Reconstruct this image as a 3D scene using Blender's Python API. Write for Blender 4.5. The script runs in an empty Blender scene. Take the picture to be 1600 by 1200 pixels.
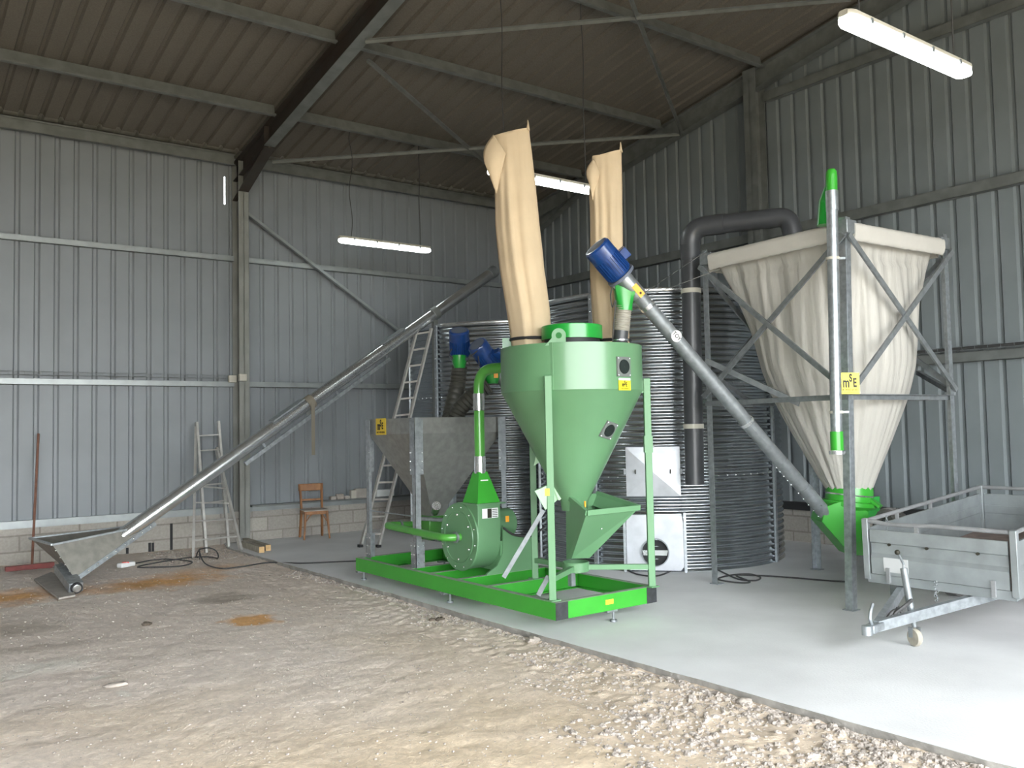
import bpy, math, random
import numpy as np
from mathutils import Vector, Matrix, noise as mnoise
random.seed(7); rng = np.random.default_rng(7)
SC = bpy.context.scene
COL = SC.collection
PI = math.pi

# ------------------------------------------------------------------ camera
F_PX, CXP, CYP, CAM_H = 1385.0, 800.0, 600.0, 1.68
_v1 = Vector((2660 - CXP, CYP - 633, -F_PX)); _v2 = Vector((-240 - CXP, CYP - 691, -F_PX))
_X = _v1.normalized(); _Y = (_v2 - _X * _v2.dot(_X)).normalized(); _Z = _X.cross(_Y)
ROT = Matrix((_X, _Y, _Z))                      # camera axes -> building axes
EYE = Vector((0, 0, CAM_H))
cam_data = bpy.data.cameras.new('camera'); cam = bpy.data.objects.new('camera', cam_data); COL.objects.link(cam)
cam_data.sensor_width = 36.0; cam_data.lens = F_PX / 1600.0 * 36.0
cam_data.clip_start = 0.05; cam_data.clip_end = 400
cam.matrix_world = Matrix.Translation(EYE) @ ROT.to_4x4()
SC.camera = cam

# ------------------------------------------------------------------ world, sun, exposure
w = bpy.data.worlds.new('sky'); SC.world = w; w.use_nodes = True
nt = w.node_tree
bg = nt.nodes['Background']
sky = nt.nodes.new('ShaderNodeTexSky')
sky.sky_type = 'HOSEK_WILKIE'; sky.turbidity = 5.0; sky.ground_albedo = 0.4
sky.sun_direction = Vector((-0.55, 0.35, 0.75)).normalized()
mixw = nt.nodes.new('ShaderNodeMixRGB'); mixw.inputs[0].default_value = 0.82
mixw.inputs[2].default_value = (0.95, 0.985, 1.0, 1)
nt.links.new(sky.outputs[0], mixw.inputs[1]); nt.links.new(mixw.outputs[0], bg.inputs[0])
bg.inputs[1].default_value = 10.8
sun_d = bpy.data.lights.new('sun', 'SUN'); sun_d.energy = 4.5; sun_d.angle = 0.02; sun_d.color = (1.0, 0.93, 0.82)
sun = bpy.data.objects.new('sun', sun_d); COL.objects.link(sun)
sun.rotation_euler = Vector((0.62, -0.38, -0.70)).to_track_quat('-Z', 'Y').to_euler()
SC.view_settings.view_transform = 'Standard'; SC.view_settings.look = 'None'
SC.view_settings.exposure = 0.88; SC.view_settings.gamma = 1.0; SC.view_settings.use_curve_mapping = False

# ------------------------------------------------------------------ where a sight line meets a plane of the building
def _ray(px, py): return ROT @ Vector((px - CXP, CYP - py, -F_PX))
def at(px, py, D):
    r = _ray(px, py); return EYE + r * (D / (r.x * .6 + r.y * .8))
def onz(px, py, z=0.0):
    r = _ray(px, py); return EYE + r * ((z - CAM_H) / r.z)
def onx(px, py, X):
    r = _ray(px, py); return EYE + r * (X / r.x)
def ony(px, py, Y):
    r = _ray(px, py); return EYE + r * (Y / r.y)
V = Vector

# ------------------------------------------------------------------ materials
def mat(name, color, rough=0.6, metal=0.0, var=0.0, scale=8.0, bump=0.0, bscale=40.0, spec=0.5, col2=None, detail=4, stretch=None, coat=0.0):
    m = bpy.data.materials.new(name); m.use_nodes = True
    n = m.node_tree; b = n.nodes['Principled BSDF']
    b.inputs['Base Color'].default_value = (*color, 1); b.inputs['Roughness'].default_value = rough
    b.inputs['Metallic'].default_value = metal; b.inputs['Specular IOR Level'].default_value = spec
    if coat: b.inputs['Coat Weight'].default_value = coat; b.inputs['Coat Roughness'].default_value = 0.12
    tc = n.nodes.new('ShaderNodeTexCoord'); mp = n.nodes.new('ShaderNodeMapping')
    n.links.new(tc.outputs['Object'], mp.inputs[0])
    if stretch: mp.inputs['Scale'].default_value = stretch
    if var or col2:
        no = n.nodes.new('ShaderNodeTexNoise'); no.inputs['Scale'].default_value = scale; no.inputs['Detail'].default_value = detail
        n.links.new(mp.outputs[0], no.inputs[0])
        cr = n.nodes.new('ShaderNodeValToRGB')
        c2 = col2 if col2 else tuple(max(0, c * (1 - var)) for c in color)
        c1 = color if col2 else tuple(min(1, c * (1 + var)) for c in color)
        cr.color_ramp.elements[0].position = 0.35; cr.color_ramp.elements[1].position = 0.65
        cr.color_ramp.elements[0].color = (*c2, 1); cr.color_ramp.elements[1].color = (*c1, 1)
        n.links.new(no.outputs[0], cr.inputs[0]); n.links.new(cr.outputs[0], b.inputs['Base Color'])
    if bump:
        nb = n.nodes.new('ShaderNodeTexNoise'); nb.inputs['Scale'].default_value = bscale; nb.inputs['Detail'].default_value = 5
        n.links.new(mp.outputs[0], nb.inputs[0])
        bp = n.nodes.new('ShaderNodeBump'); bp.inputs['Strength'].default_value = bump; bp.inputs['Distance'].default_value = 0.02
        n.links.new(nb.outputs[0], bp.inputs['Height']); n.links.new(bp.outputs[0], b.inputs['Normal'])
    return m

M = {}
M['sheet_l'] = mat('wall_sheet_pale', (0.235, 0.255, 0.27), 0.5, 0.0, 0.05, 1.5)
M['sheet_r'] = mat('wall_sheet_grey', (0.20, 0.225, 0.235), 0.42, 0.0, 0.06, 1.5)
M['roof'] = mat('felted_roof_sheet', (0.16, 0.145, 0.122), 0.95, 0.0, 0.10, 60, 0.2, 200)
M['roof_bare'] = mat('bare_roof_sheet', (0.30, 0.29, 0.25), 0.45, 0.3, 0.15, 12)
M['steel'] = mat('grey_section_steel', (0.20, 0.212, 0.205), 0.5, 0.35, 0.12, 6)
M['rust'] = mat('dark_rafter_steel', (0.06, 0.056, 0.05), 0.6, 0.2, 0.3, 3, col2=(0.055, 0.042, 0.035))
M['girt'] = mat('galvanised_girt', (0.32, 0.345, 0.345), 0.42, 0.45, 0.08, 5)
M['colm'] = mat('column_steel', (0.24, 0.245, 0.225), 0.55, 0.2, 0.1, 3)
M['dark'] = mat('dark_gap', (0.025, 0.026, 0.028), 0.8)
M['black'] = mat('black_rubber', (0.02, 0.02, 0.022), 0.6)
M['tape'] = mat('black_tape', (0.03, 0.032, 0.035), 0.5, 0, 0.3, 20)
M['galv'] = mat('galvanised_steel', (0.38, 0.41, 0.43), 0.38, 0.75, 0.16, 22, 0.05, 30)
M['galv_dull'] = mat('dull_and_shaded_galvanised_steel', (0.25, 0.27, 0.28), 0.5, 0.6, 0.14, 16)  # also carries the back-lit shade painted into the cross braces
M['galv_bright'] = mat('bright_galvanised_steel', (0.60, 0.62, 0.63), 0.24, 0.85, 0.08, 10)
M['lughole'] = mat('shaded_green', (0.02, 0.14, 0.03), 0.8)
M['intake'] = mat('brownish_galvanised_sheet', (0.24, 0.23, 0.205), 0.45, 0.5, 0.12, 12)
M['hatch'] = mat('hatch_sheet', (0.48, 0.50, 0.53), 0.42, 0.6, 0.08, 6)
M['hop'] = mat('hopper_galvanised_sheet', (0.31, 0.315, 0.30), 0.42, 0.6, 0.1, 14)
M['silo'] = mat('corrugated_silo_steel', (0.40, 0.43, 0.455), 0.22, 0.95, 0.10, 2.5)
M['concrete'] = mat('concrete_slab', (0.76, 0.765, 0.77), 0.75, 0, 0.075, 1.1, 0.12, 60, detail=8)
M['slab_edge'] = mat('slab_edge_concrete', (0.30, 0.285, 0.26), 0.9, 0, 0.2, 9, 0.4, 30)
M['sage'] = mat('sage_green_paint', (0.115, 0.255, 0.125), 0.34, 0, 0.04, 3, coat=0.2)
M['sage_d'] = mat('sage_green_matt_paint', (0.12, 0.265, 0.13), 0.45, 0, 0.04, 3)
M['pale'] = mat('pale_green_paint', (0.42, 0.68, 0.42), 0.4)
M['green'] = mat('bright_green_paint', (0.04, 0.34, 0.03), 0.32, 0, 0.05, 4, coat=0.2)
M['green2'] = mat('deep_green_paint', (0.012, 0.30, 0.035), 0.3, 0, 0.05, 4, coat=0.3)
M['dust'] = mat('dusty_green_top', (0.27, 0.33, 0.26), 0.9, 0, 0.1, 20)
M['green_pipe'] = mat('grass_green_paint', (0.08, 0.33, 0.05), 0.3, 0, 0.06, 4, coat=0.3)
M['blue'] = mat('blue_motor_enamel', (0.008, 0.045, 0.19), 0.3, 0.0, 0.15, 20, coat=0.4)
M['bluegrey'] = mat('dusty_grey_cap', (0.12, 0.14, 0.18), 0.6)
M['yellow'] = mat('yellow_sign', (0.93, 0.80, 0.03), 0.4)
M['amber'] = mat('amber_sign', (0.66, 0.48, 0.04), 0.5)
M['orange'] = mat('orange_sticker', (0.95, 0.42, 0.04), 0.45)
M['ink'] = mat('black_lettering', (0.02, 0.018, 0.01), 0.6)
M['white'] = mat('white_plate', (0.80, 0.82, 0.82), 0.4)
M['plate'] = mat('dull_white_plate', (0.5, 0.51, 0.51), 0.5)
M['silver'] = mat('silver_lettering', (0.55, 0.56, 0.55), 0.4)
M['window_dark'] = mat('dark_window_glass', (0.015, 0.022, 0.02), 0.15)
M['frame_grey'] = mat('grey_window_frame', (0.15, 0.165, 0.155), 0.5)
M['cloth'] = mat('unbleached_cotton', (0.56, 0.44, 0.29), 0.9, 0, 0.05, 3, 0.1, 300)
M['pvc'] = mat('dark_grey_plastic_pipe', (0.055, 0.058, 0.064), 0.36, 0, 0.1, 5)
M['hose'] = mat('ribbed_hose', (0.34, 0.32, 0.27), 0.5)
M['hose_d'] = mat('dark_hose', (0.06, 0.06, 0.05), 0.5)
M['wood'] = mat('chair_wood', (0.30, 0.135, 0.05), 0.5, 0, 0.2, 12, stretch=(1, 1, 0.2))
M['timber'] = mat('sawn_timber', (0.62, 0.42, 0.20), 0.8, 0, 0.1, 20)
M['timber_g'] = mat('weathered_timber', (0.36, 0.33, 0.27), 0.85, 0, 0.15, 14)
M['alu'] = mat('worn_aluminium', (0.55, 0.54, 0.51), 0.45, 0.6, 0.1, 10)
M['redbrown'] = mat('red_brown_paint', (0.20, 0.045, 0.04), 0.6, 0, 0.2, 10)
M['handle'] = mat('brown_handle', (0.19, 0.09, 0.06), 0.7, 0, 0.2, 10)
M['cable'] = mat('dark_cable', (0.05, 0.05, 0.05), 0.6)
M['rope'] = mat('pale_strap', (0.20, 0.18, 0.14), 0.9)
M['red'] = mat('red_plastic', (0.75, 0.03, 0.02), 0.4)
M['board'] = mat('dusty_grey_board', (0.40, 0.37, 0.33), 0.9, 0, 0.1, 8)
M['stone'] = mat('pale_stone', (0.44, 0.39, 0.34), 0.9, 0, 0.15, 14, 0.3, 30)
M['stone_d'] = mat('dark_clod', (0.10, 0.08, 0.06), 0.95, 0, 0.2, 20)
M['gravel'] = mat('crushed_limestone', (0.38, 0.335, 0.295), 0.95, 0, 0.22, 9, 0.3, 60)
M['tyre'] = mat('worn_tyre', (0.13, 0.125, 0.12), 0.8, 0, 0.2, 30)
M['trailer'] = mat('trailer_galvanised_sheet', (0.29, 0.315, 0.32), 0.45, 0.45, 0.12, 5, 0.04, 20)
M['trailer_rail'] = mat('dusty_rail', (0.26, 0.265, 0.27), 0.6, 0.3, 0.1, 12)
M['bed'] = mat('trailer_plywood', (0.20, 0.15, 0.13), 0.8, 0, 0.2, 10)
M['box'] = mat('ivory_plastic_box', (0.52, 0.50, 0.43), 0.5)
M['zinc'] = mat('zinc_bolt', (0.75, 0.77, 0.78), 0.25, 0.9)

def emis(name, color, s):
    m = bpy.data.materials.new(name); m.use_nodes = True
    b = m.node_tree.nodes['Principled BSDF']
    b.inputs['Base Color'].default_value = (0.8, 0.8, 0.8, 1)
    b.inputs['Emission Color'].default_value = (*color, 1); b.inputs['Emission Strength'].default_value = s
    return m
M['lamp'] = emis('lit_diffuser', (0.93, 1.0, 0.97), 6.5)

# translucent woven silo fabric
def fabric_mat():
    m = bpy.data.materials.new('white_woven_fabric'); m.use_nodes = True
    n = m.node_tree; b = n.nodes['Principled BSDF']; out = n.nodes['Material Output']
    b.inputs['Base Color'].default_value = (0.60, 0.58, 0.53, 1); b.inputs['Roughness'].default_value = 0.42
    tr = n.nodes.new('ShaderNodeBsdfTranslucent'); tr.inputs[0].default_value = (0.6, 0.59, 0.55, 1)
    mx = n.nodes.new('ShaderNodeMixShader'); mx.inputs[0].default_value = 0.22
    n.links.new(b.outputs[0], mx.inputs[1]); n.links.new(tr.outputs[0], mx.inputs[2]); n.links.new(mx.outputs[0], out.inputs[0])
    tc = n.nodes.new('ShaderNodeTexCoord'); mp = n.nodes.new('ShaderNodeMapping'); mp.inputs['Scale'].default_value = (9, 9, 1.1)
    no = n.nodes.new('ShaderNodeTexNoise'); no.inputs['Scale'].default_value = 1.2; no.inputs['Detail'].default_value = 6
    bp = n.nodes.new('ShaderNodeBump'); bp.inputs['Strength'].default_value = 0.8; bp.inputs['Distance'].default_value = 0.03
    n.links.new(tc.outputs['Object'], mp.inputs[0]); n.links.new(mp.outputs[0], no.inputs[0])
    n.links.new(no.outputs[0], bp.inputs['Height']); n.links.new(bp.outputs[0], b.inputs['Normal'])
    return m
M['fabric'] = fabric_mat()
M['hem'] = mat('folded_white_fabric', (0.54, 0.52, 0.475), 0.5, 0, 0.03, 4, 0.25, 14)

def block_mat():
    m = bpy.data.materials.new('concrete_block_wall'); m.use_nodes = True
    n = m.node_tree; b = n.nodes['Principled BSDF']; b.inputs['Roughness'].default_value = 0.9
    tc = n.nodes.new('ShaderNodeTexCoord'); sp = n.nodes.new('ShaderNodeSeparateXYZ'); cb = n.nodes.new('ShaderNodeCombineXYZ')
    ad = n.nodes.new('ShaderNodeMath'); ad.operation = 'ADD'
    n.links.new(tc.outputs['Object'], sp.inputs[0]); n.links.new(sp.outputs[0], ad.inputs[0]); n.links.new(sp.outputs[1], ad.inputs[1])
    n.links.new(ad.outputs[0], cb.inputs[0]); n.links.new(sp.outputs[2], cb.inputs[1])
    br = n.nodes.new('ShaderNodeTexBrick')
    br.inputs['Color1'].default_value = (0.42, 0.395, 0.35, 1); br.inputs['Color2'].default_value = (0.33, 0.31, 0.28, 1)
    br.inputs['Mortar'].default_value = (0.27, 0.25, 0.22, 1); br.inputs['Scale'].default_value = 1.0
    br.inputs['Brick Width'].default_value = 0.5; br.inputs['Row Height'].default_value = 0.22; br.inputs['Mortar Size'].default_value = 0.012
    n.links.new(cb.outputs[0], br.inputs[0])
    no = n.nodes.new('ShaderNodeTexNoise'); no.inputs['Scale'].default_value = 30
    mx = n.nodes.new('ShaderNodeMixRGB'); mx.blend_type = 'OVERLAY'; mx.inputs[0].default_value = 0.2
    n.links.new(tc.outputs['Object'], no.inputs[0]); n.links.new(br.outputs[0], mx.inputs[1]); n.links.new(no.outputs[0], mx.inputs[2]); n.links.new(mx.outputs[0], b.inputs['Base Color'])
    bp = n.nodes.new('ShaderNodeBump'); bp.inputs['Strength'].default_value = 0.35; bp.inputs['Distance'].default_value = 0.01
    n.links.new(br.outputs[1], bp.inputs['Height']); bp.invert = True; n.links.new(bp.outputs[0], b.inputs['Normal'])
    return m
M['block'] = block_mat()

def dirt_mat():
    m = bpy.data.materials.new('packed_dirt_floor'); m.use_nodes = True
    n = m.node_tree; b = n.nodes['Principled BSDF']; b.inputs['Roughness'].default_value = 0.95; b.inputs['Specular IOR Level'].default_value = 0.2
    at_ = n.nodes.new('ShaderNodeAttribute'); at_.attribute_name = 'stain'
    tc = n.nodes.new('ShaderNodeTexCoord')
    no = n.nodes.new('ShaderNodeTexNoise'); no.inputs['Scale'].default_value = 22; no.inputs['Detail'].default_value = 8; no.inputs['Roughness'].default_value = 0.7
    n.links.new(tc.outputs['Object'], no.inputs[0])
    mr = n.nodes.new('ShaderNodeMapRange'); mr.inputs[1].default_value = 0.25; mr.inputs[2].default_value = 0.75; mr.inputs[3].default_value = 0.74; mr.inputs[4].default_value = 1.14
    n.links.new(no.outputs[0], mr.inputs[0])
    vm = n.nodes.new('ShaderNodeVectorMath'); vm.operation = 'SCALE'
    n.links.new(at_.outputs['Color'], vm.inputs[0]); n.links.new(mr.outputs[0], vm.inputs['Scale']); n.links.new(vm.outputs[0], b.inputs['Base Color'])
    n2 = n.nodes.new('ShaderNodeTexNoise'); n2.inputs['Scale'].default_value = 55; n2.inputs['Detail'].default_value = 8; n2.inputs['Roughness'].default_value = 0.65
    n.links.new(tc.outputs['Object'], n2.inputs[0])
    bp = n.nodes.new('ShaderNodeBump'); bp.inputs['Strength'].default_value = 0.5; bp.inputs['Distance'].default_value = 0.018
    n.links.new(n2.outputs[0], bp.inputs['Height']); n.links.new(bp.outputs[0], b.inputs['Normal'])
    return m
M['dirt'] = dirt_mat()

# ------------------------------------------------------------------ mesh builder
def frame_from(z):
    z = V(z).normalized(); a = V((0, 0, 1)) if abs(z.z) < 0.95 else V((1, 0, 0))
    x = a.cross(z).normalized(); return x, z.cross(x), z
class MB:
    def __init__(s): s.v = []; s.f = []
    def add(s, vs, fs):
        o = len(s.v); s.v += [tuple(p) for p in vs]; s.f += [tuple(i + o for i in f) for f in fs]; return s
    def box(s, c, size, ax=None):
        c = V(c); ax = ax or (V((1, 0, 0)), V((0, 1, 0)), V((0, 0, 1)))
        h = [d / 2 for d in size]; vs = []
        for i in (-1, 1):
            for j in (-1, 1):
                for k in (-1, 1): vs.append(c + ax[0] * (i * h[0]) + ax[1] * (j * h[1]) + ax[2] * (k * h[2]))
        return s.add(vs, [(0, 1, 3, 2), (4, 6, 7, 5), (0, 4, 5, 1), (2, 3, 7, 6), (0, 2, 6, 4), (1, 5, 7, 3)])
    def bb(s, x0, x1, y0, y1, z0, z1): return s.box(((x0 + x1) / 2, (y0 + y1) / 2, (z0 + z1) / 2), (x1 - x0, y1 - y0, z1 - z0))
    def bar(s, p0, p1, w, h=None, up=None):
        p0, p1 = V(p0), V(p1); h = h or w; d = p1 - p0
        u = V(up) if up else (V((0, 0, 1)) if abs(d.normalized().z) < 0.95 else V((0, 1, 0)))
        z = d.normalized(); x = u.cross(z).normalized(); y = z.cross(x)
        return s.box((p0 + p1) / 2, (w, h, d.length), (x, y, z))
    def angle(s, p0, p1, w, t=0.006, up=None, flip=1):        # L section
        p0, p1 = V(p0), V(p1); d = p1 - p0; z = d.normalized()
        u = V(up) if up else (V((0, 0, 1)) if abs(z.z) < 0.95 else V((0, 1, 0)))
        x = u.cross(z).normalized(); y = z.cross(x); c = (p0 + p1) / 2
        s.box(c, (w, t, d.length), (x, y, z)); s.box(c + x * (flip * (w - t) / 2) - y * (w / 2 - t / 2), (t, w, d.length), (x, y, z)); return s
    def tube(s, pts, r, n=16, cap=True, radii=None):
        pts = [V(p) for p in pts]; o = len(s.v); N = len(pts); px = None
        for i, p in enumerate(pts):
            t = (pts[min(i + 1, N - 1)] - pts[max(i - 1, 0)]).normalized()
            if px is None: x, y, _ = frame_from(t)
            else:
                x = (px - t * px.dot(t)).normalized(); y = t.cross(x)
            px = x; rr = radii[i] if radii else r
            for k in range(n):
                a = 2 * PI * k / n; s.v.append(tuple(p + x * (rr * math.cos(a)) + y * (rr * math.sin(a))))
        for i in range(N - 1):
            for k in range(n):
                a, b = o + i * n + k, o + i * n + (k + 1) % n
                s.f.append((a, b, b + n, a + n))
        if cap:
            s.f.append(tuple(o + k for k in reversed(range(n)))); s.f.append(tuple(o + (N - 1) * n + k for k in range(n)))
        return s
    def lathe(s, prof, base, axis=(0, 0, 1), n=48, a0=0, a1=2 * PI, close=True, capa=False, capb=False):
        base = V(base); x, y, z = frame_from(axis); o = len(s.v)
        if abs(V(axis).normalized().z) > 0.999: x, y, z = V((1, 0, 0)), V((0, 1, 0)), V((0, 0, 1))
        m = n if close else n + 1
        for r, h in prof:
            for k in range(m):
                a = a0 + (a1 - a0) * k / n; s.v.append(tuple(base + z * h + x * (r * math.cos(a)) + y * (r * math.sin(a))))
        for i in range(len(prof) - 1):
            for k in range(n if close else n):
                a, b = o + i * m + k, o + i * m + (k + 1) % m
                s.f.append((a, b, b + m, a + m))
        if capa: s.f.append(tuple(o + k for k in reversed(range(m))))
        if capb: s.f.append(tuple(o + (len(prof) - 1) * m + k for k in range(m)))
        return s
    def prism(s, poly, nrm, t):                               # planar polygon given thickness t along nrm
        poly = [V(p) for p in poly]; nv = V(nrm).normalized() * t; n = len(poly)
        return s.add(poly + [p + nv for p in poly], [tuple(reversed(range(n))), tuple(range(n, 2 * n))] + [(i, (i + 1) % n, n + (i + 1) % n, n + i) for i in range(n)])
    def loft(s, loops, capa=False, capb=False):
        n = len(loops[0]); o = len(s.v)
        for L in loops: s.v += [tuple(p) for p in L]
        for i in range(len(loops) - 1):
            for k in range(n):
                a, b = o + i * n + k, o + i * n + (k + 1) % n; s.f.append((a, b, b + n, a + n))
        if capa: s.f.append(tuple(o + k for k in reversed(range(n))))
        if capb: s.f.append(tuple(o + (len(loops) - 1) * n + k for k in range(n)))
        return s
    def ball(s, c, r, n=12, sq=(1, 1, 1)):
        c = V(c); prof = [(r * math.sin(PI * i / n), -r * math.cos(PI * i / n)) for i in range(n + 1)]
        o = len(s.v); s.lathe(prof, (0, 0, 0), n=n * 2)
        for i in range(o, len(s.v)): p = s.v[i]; s.v[i] = (c.x + p[0] * sq[0], c.y + p[1] * sq[1], c.z + p[2] * sq[2])
        return s
    def build(s, name, m, parent=None, bevel=0.0, smooth=True, recalc=True, angle=35):
        me = bpy.data.meshes.new(name)
        org = V((0, 0, 0))
        if parent is None and s.v:
            a = np.array(s.v); org = V((float((a[:, 0].min() + a[:, 0].max()) / 2), float((a[:, 1].min() + a[:, 1].max()) / 2), float(a[:, 2].min())))
        elif parent is not None: org = worldloc(parent)
        me.from_pydata([(p[0] - org.x, p[1] - org.y, p[2] - org.z) for p in s.v], [], s.f); me.update()
        if recalc:
            import bmesh
            bm = bmesh.new(); bm.from_mesh(me); bmesh.ops.recalc_face_normals(bm, faces=bm.faces); bm.to_mesh(me); bm.free()
        if smooth:
            me.polygons.foreach_set('use_smooth', [True] * len(me.polygons)); me.set_sharp_from_angle(angle=math.radians(angle))
        me.materials.append(m)
        ob = bpy.data.objects.new(name, me); COL.objects.link(ob)
        if parent is not None: ob.parent = parent
        else: ob.location = org
        if bevel:
            bv = ob.modifiers.new('bevel', 'BEVEL'); bv.width = bevel; bv.segments = 2; bv.limit_method = 'ANGLE'
        return ob
def worldloc(o):
    p = V((0, 0, 0))
    while o is not None: p = p + o.location; o = o.parent
    return p
def tag(o, label=None, cat=None, group=None, kind=None):
    if label: o['label'] = label
    if cat: o['category'] = cat
    if group: o['group'] = group
    if kind: o['kind'] = kind
    return o
def thing(name, label, cat, loc, group=None):
    o = bpy.data.objects.new(name, None); o.empty_display_size = 0.2; o.location = V(loc); COL.objects.link(o)
    return tag(o, label, cat, group)
def struct(name, mb, m, label=None, **k):
    o = mb.build(name, m, **k); o['kind'] = 'structure'
    if label: o['label'] = label
    return o
def text_mesh(body, name, m, parent, origin, right, up, size, depth=0.001, sx=1.0, align='CENTER', bold=0.0):
    cu = bpy.data.curves.new(name, 'FONT'); cu.body = body; cu.size = size; cu.align_x = align; cu.align_y = 'CENTER'; cu.extrude = depth; cu.offset = bold
    tmp = bpy.data.objects.new('tmp', cu); COL.objects.link(tmp)
    dg = bpy.context.evaluated_depsgraph_get(); me = bpy.data.meshes.new_from_object(tmp.evaluated_get(dg))
    bpy.data.objects.remove(tmp)
    right, up = V(right).normalized(), V(up).normalized(); nr = right.cross(up); org = worldloc(parent)
    for v in me.vertices: v.co = V(origin) - org + right * (v.co.x * sx) + up * v.co.y + nr * v.co.z
    me.materials.clear(); me.materials.append(m); me.name = name
    ob = bpy.data.objects.new(name, me); COL.objects.link(ob); ob.parent = parent
    return ob
def smooth_path(pts, k=8):
    pts = [V(p) for p in pts]; out = []
    P_ = [pts[0] * 2 - pts[1]] + pts + [pts[-1] * 2 - pts[-2]]
    for i in range(1, len(P_) - 2):
        a, b, c, d = P_[i - 1], P_[i], P_[i + 1], P_[i + 2]
        for j in range(k):
            t = j / k; out.append(0.5 * ((2 * b) + (c - a) * t + (2 * a - 5 * b + 4 * c - d) * t * t + (3 * b - a - 3 * c + d) * t ** 3))
    out.append(pts[-1]); return out
def bend(p0, corner, p1, r, k=8):                             # straight - fillet - straight
    p0, c, p1 = V(p0), V(corner), V(p1); a = c + (p0 - c).normalized() * r; b = c + (p1 - c).normalized() * r
    return [a * (1 - t) ** 2 + c * 2 * t * (1 - t) + b * t * t for t in [i / k for i in range(k + 1)]]

def dots(parent, name, pts, r, m=None):
    org = worldloc(parent); base = MB().ball((0, 0, 0), r, 5); me = bpy.data.meshes.new(name); me.from_pydata(base.v, [], base.f); me.update(); me.materials.append(M[m or 'zinc'])
    for p in pts:
        o = bpy.data.objects.new(name, me); o.parent = parent; o.location = V(p) - org; COL.objects.link(o)
# ================================================================== THE BUILDING
YW, XG = 13.85, 10.9
X0, Y0 = -7.0, -3.2
EAVE, SL, YR = 6.10, 0.167, 1.0
def roofz(y): return EAVE + SL * (YW - y) if y >= YR else EAVE + SL * (YW - YR) - SL * (YR - y)

def ribbed(mb, u0, u1, phase, pt, depth=0.038, pitch=0.25):    # profile along u; pt(u, d, end) gives the two ends
    us = []
    u = math.floor(u0 / pitch) * pitch + phase
    prof = [(u0, 0)]
    while u < u1 + pitch:
        for du, d in ((-0.04, 0), (-0.018, depth), (0.018, depth), (0.04, 0)):
            if u0 < u + du < u1: prof.append((u + du, d))
        u += pitch
    prof.append((u1, 0)); prof.sort(key=lambda q: q[0])
    vs = []; fs = []
    for i, (u, d) in enumerate(prof):
        a, b = pt(u, d); vs += [a, b]
        if i: fs.append((2 * i - 2, 2 * i, 2 * i + 1, 2 * i - 1))
    return mb.add(vs, fs)

BASE = 0.50
mb = MB(); wf = lambda u, d: ((u, YW + d, BASE - 0.02), (u, YW + d, EAVE + 0.04))
ribbed(mb, X0, 4.700, 0.06, wf, depth=0.028); ribbed(mb, 4.716, XG, 0.06, wf, depth=0.028)
mb.bb(4.69, 4.73, YW, YW + 0.01, BASE, 5.33); mb.bb(4.69, 4.73, YW, YW + 0.01, 5.78, EAVE)
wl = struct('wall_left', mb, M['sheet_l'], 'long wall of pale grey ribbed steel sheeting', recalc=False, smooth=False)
mb = MB(); ribbed(mb, Y0, YW, 0.16, lambda u, d: ((XG + d, u, BASE - 0.02), (XG + d, u, roofz(u) + 0.03)))
# split at ridge for a true gable edge
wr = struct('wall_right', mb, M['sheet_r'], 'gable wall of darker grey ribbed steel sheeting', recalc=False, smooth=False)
mb = MB(); ribbed(mb, Y0, YW, 0.1, lambda u, d: ((X0 - d, u, 0.0), (X0 - d, u, roofz(u))))
struct('wall_back', mb, M['sheet_l'], recalc=False, smooth=False)
mb = MB(); ribbed(mb, X0, XG, 0.06, lambda u, d: ((u, YW - 0.28, roofz(YW - 0.28) + d), (u, YR, roofz(YR) + d)), depth=0.04)
ribbed(mb, X0, XG, 0.06, lambda u, d: ((u, YR, roofz(YR) + d), (u, Y0, roofz(Y0) + d)), depth=0.04)
struct('ceiling', mb, M['roof'], 'sloping roof of brown felted ribbed sheets', recalc=False, smooth=False)
mb = MB(); ribbed(mb, X0, XG, 0.06, lambda u, d: ((u, YW + 0.3, roofz(YW + 0.3) + d), (u, YW - 0.28, roofz(YW - 0.28) + d)), depth=0.04)
struct('trim_1', mb, M['roof_bare'], 'bare metal strip of the roof sheets along the eave', recalc=False, smooth=False)
# front part of gable beside the wide opening, and short return
DX0, DX1, DZ = -5.6, 7.4, 4.7                                # the wide doorway the light comes through
mb = MB(); mb.bb(DX1, XG, Y0 - 0.1, Y0, 0, roofz(Y0) + .1); mb.bb(X0, DX0, Y0 - 0.1, Y0, 0, roofz(Y0) + .1); mb.bb(DX0, DX1, Y0 - 0.1, Y0, DZ, roofz(Y0) + .1)
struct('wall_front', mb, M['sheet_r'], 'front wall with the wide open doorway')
# unseen outer skins added so that daylight cannot leak through rib ends
struct('light_block_skin', MB().bb(X0, 4.66, YW + 0.06, YW + 0.10, 0, EAVE + 0.1).bb(4.76, XG + 0.1, YW + 0.06, YW + 0.10, 0, EAVE + 0.1).bb(4.66, 4.76, YW + 0.06, YW + 0.10, 0, 5.3).bb(4.66, 4.76, YW + 0.06, YW + 0.10, 5.82, EAVE + .1), M['sheet_l'])

# concrete block plinths
SLX = 4.52
mb = MB(); mb.bb(X0, XG + 0.2, YW - 0.06, YW + 0.06, -0.3, 0.47)
struct('baseboard_left', mb, M['block'], 'low course of grey concrete blocks under the left wall')
struct('baseboard_right', MB().bb(XG - 0.06, XG + 0.08, Y0, YW - 0.06, -0.3, 0.45), M['block'], 'low concrete plinth under the gable wall')
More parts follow.
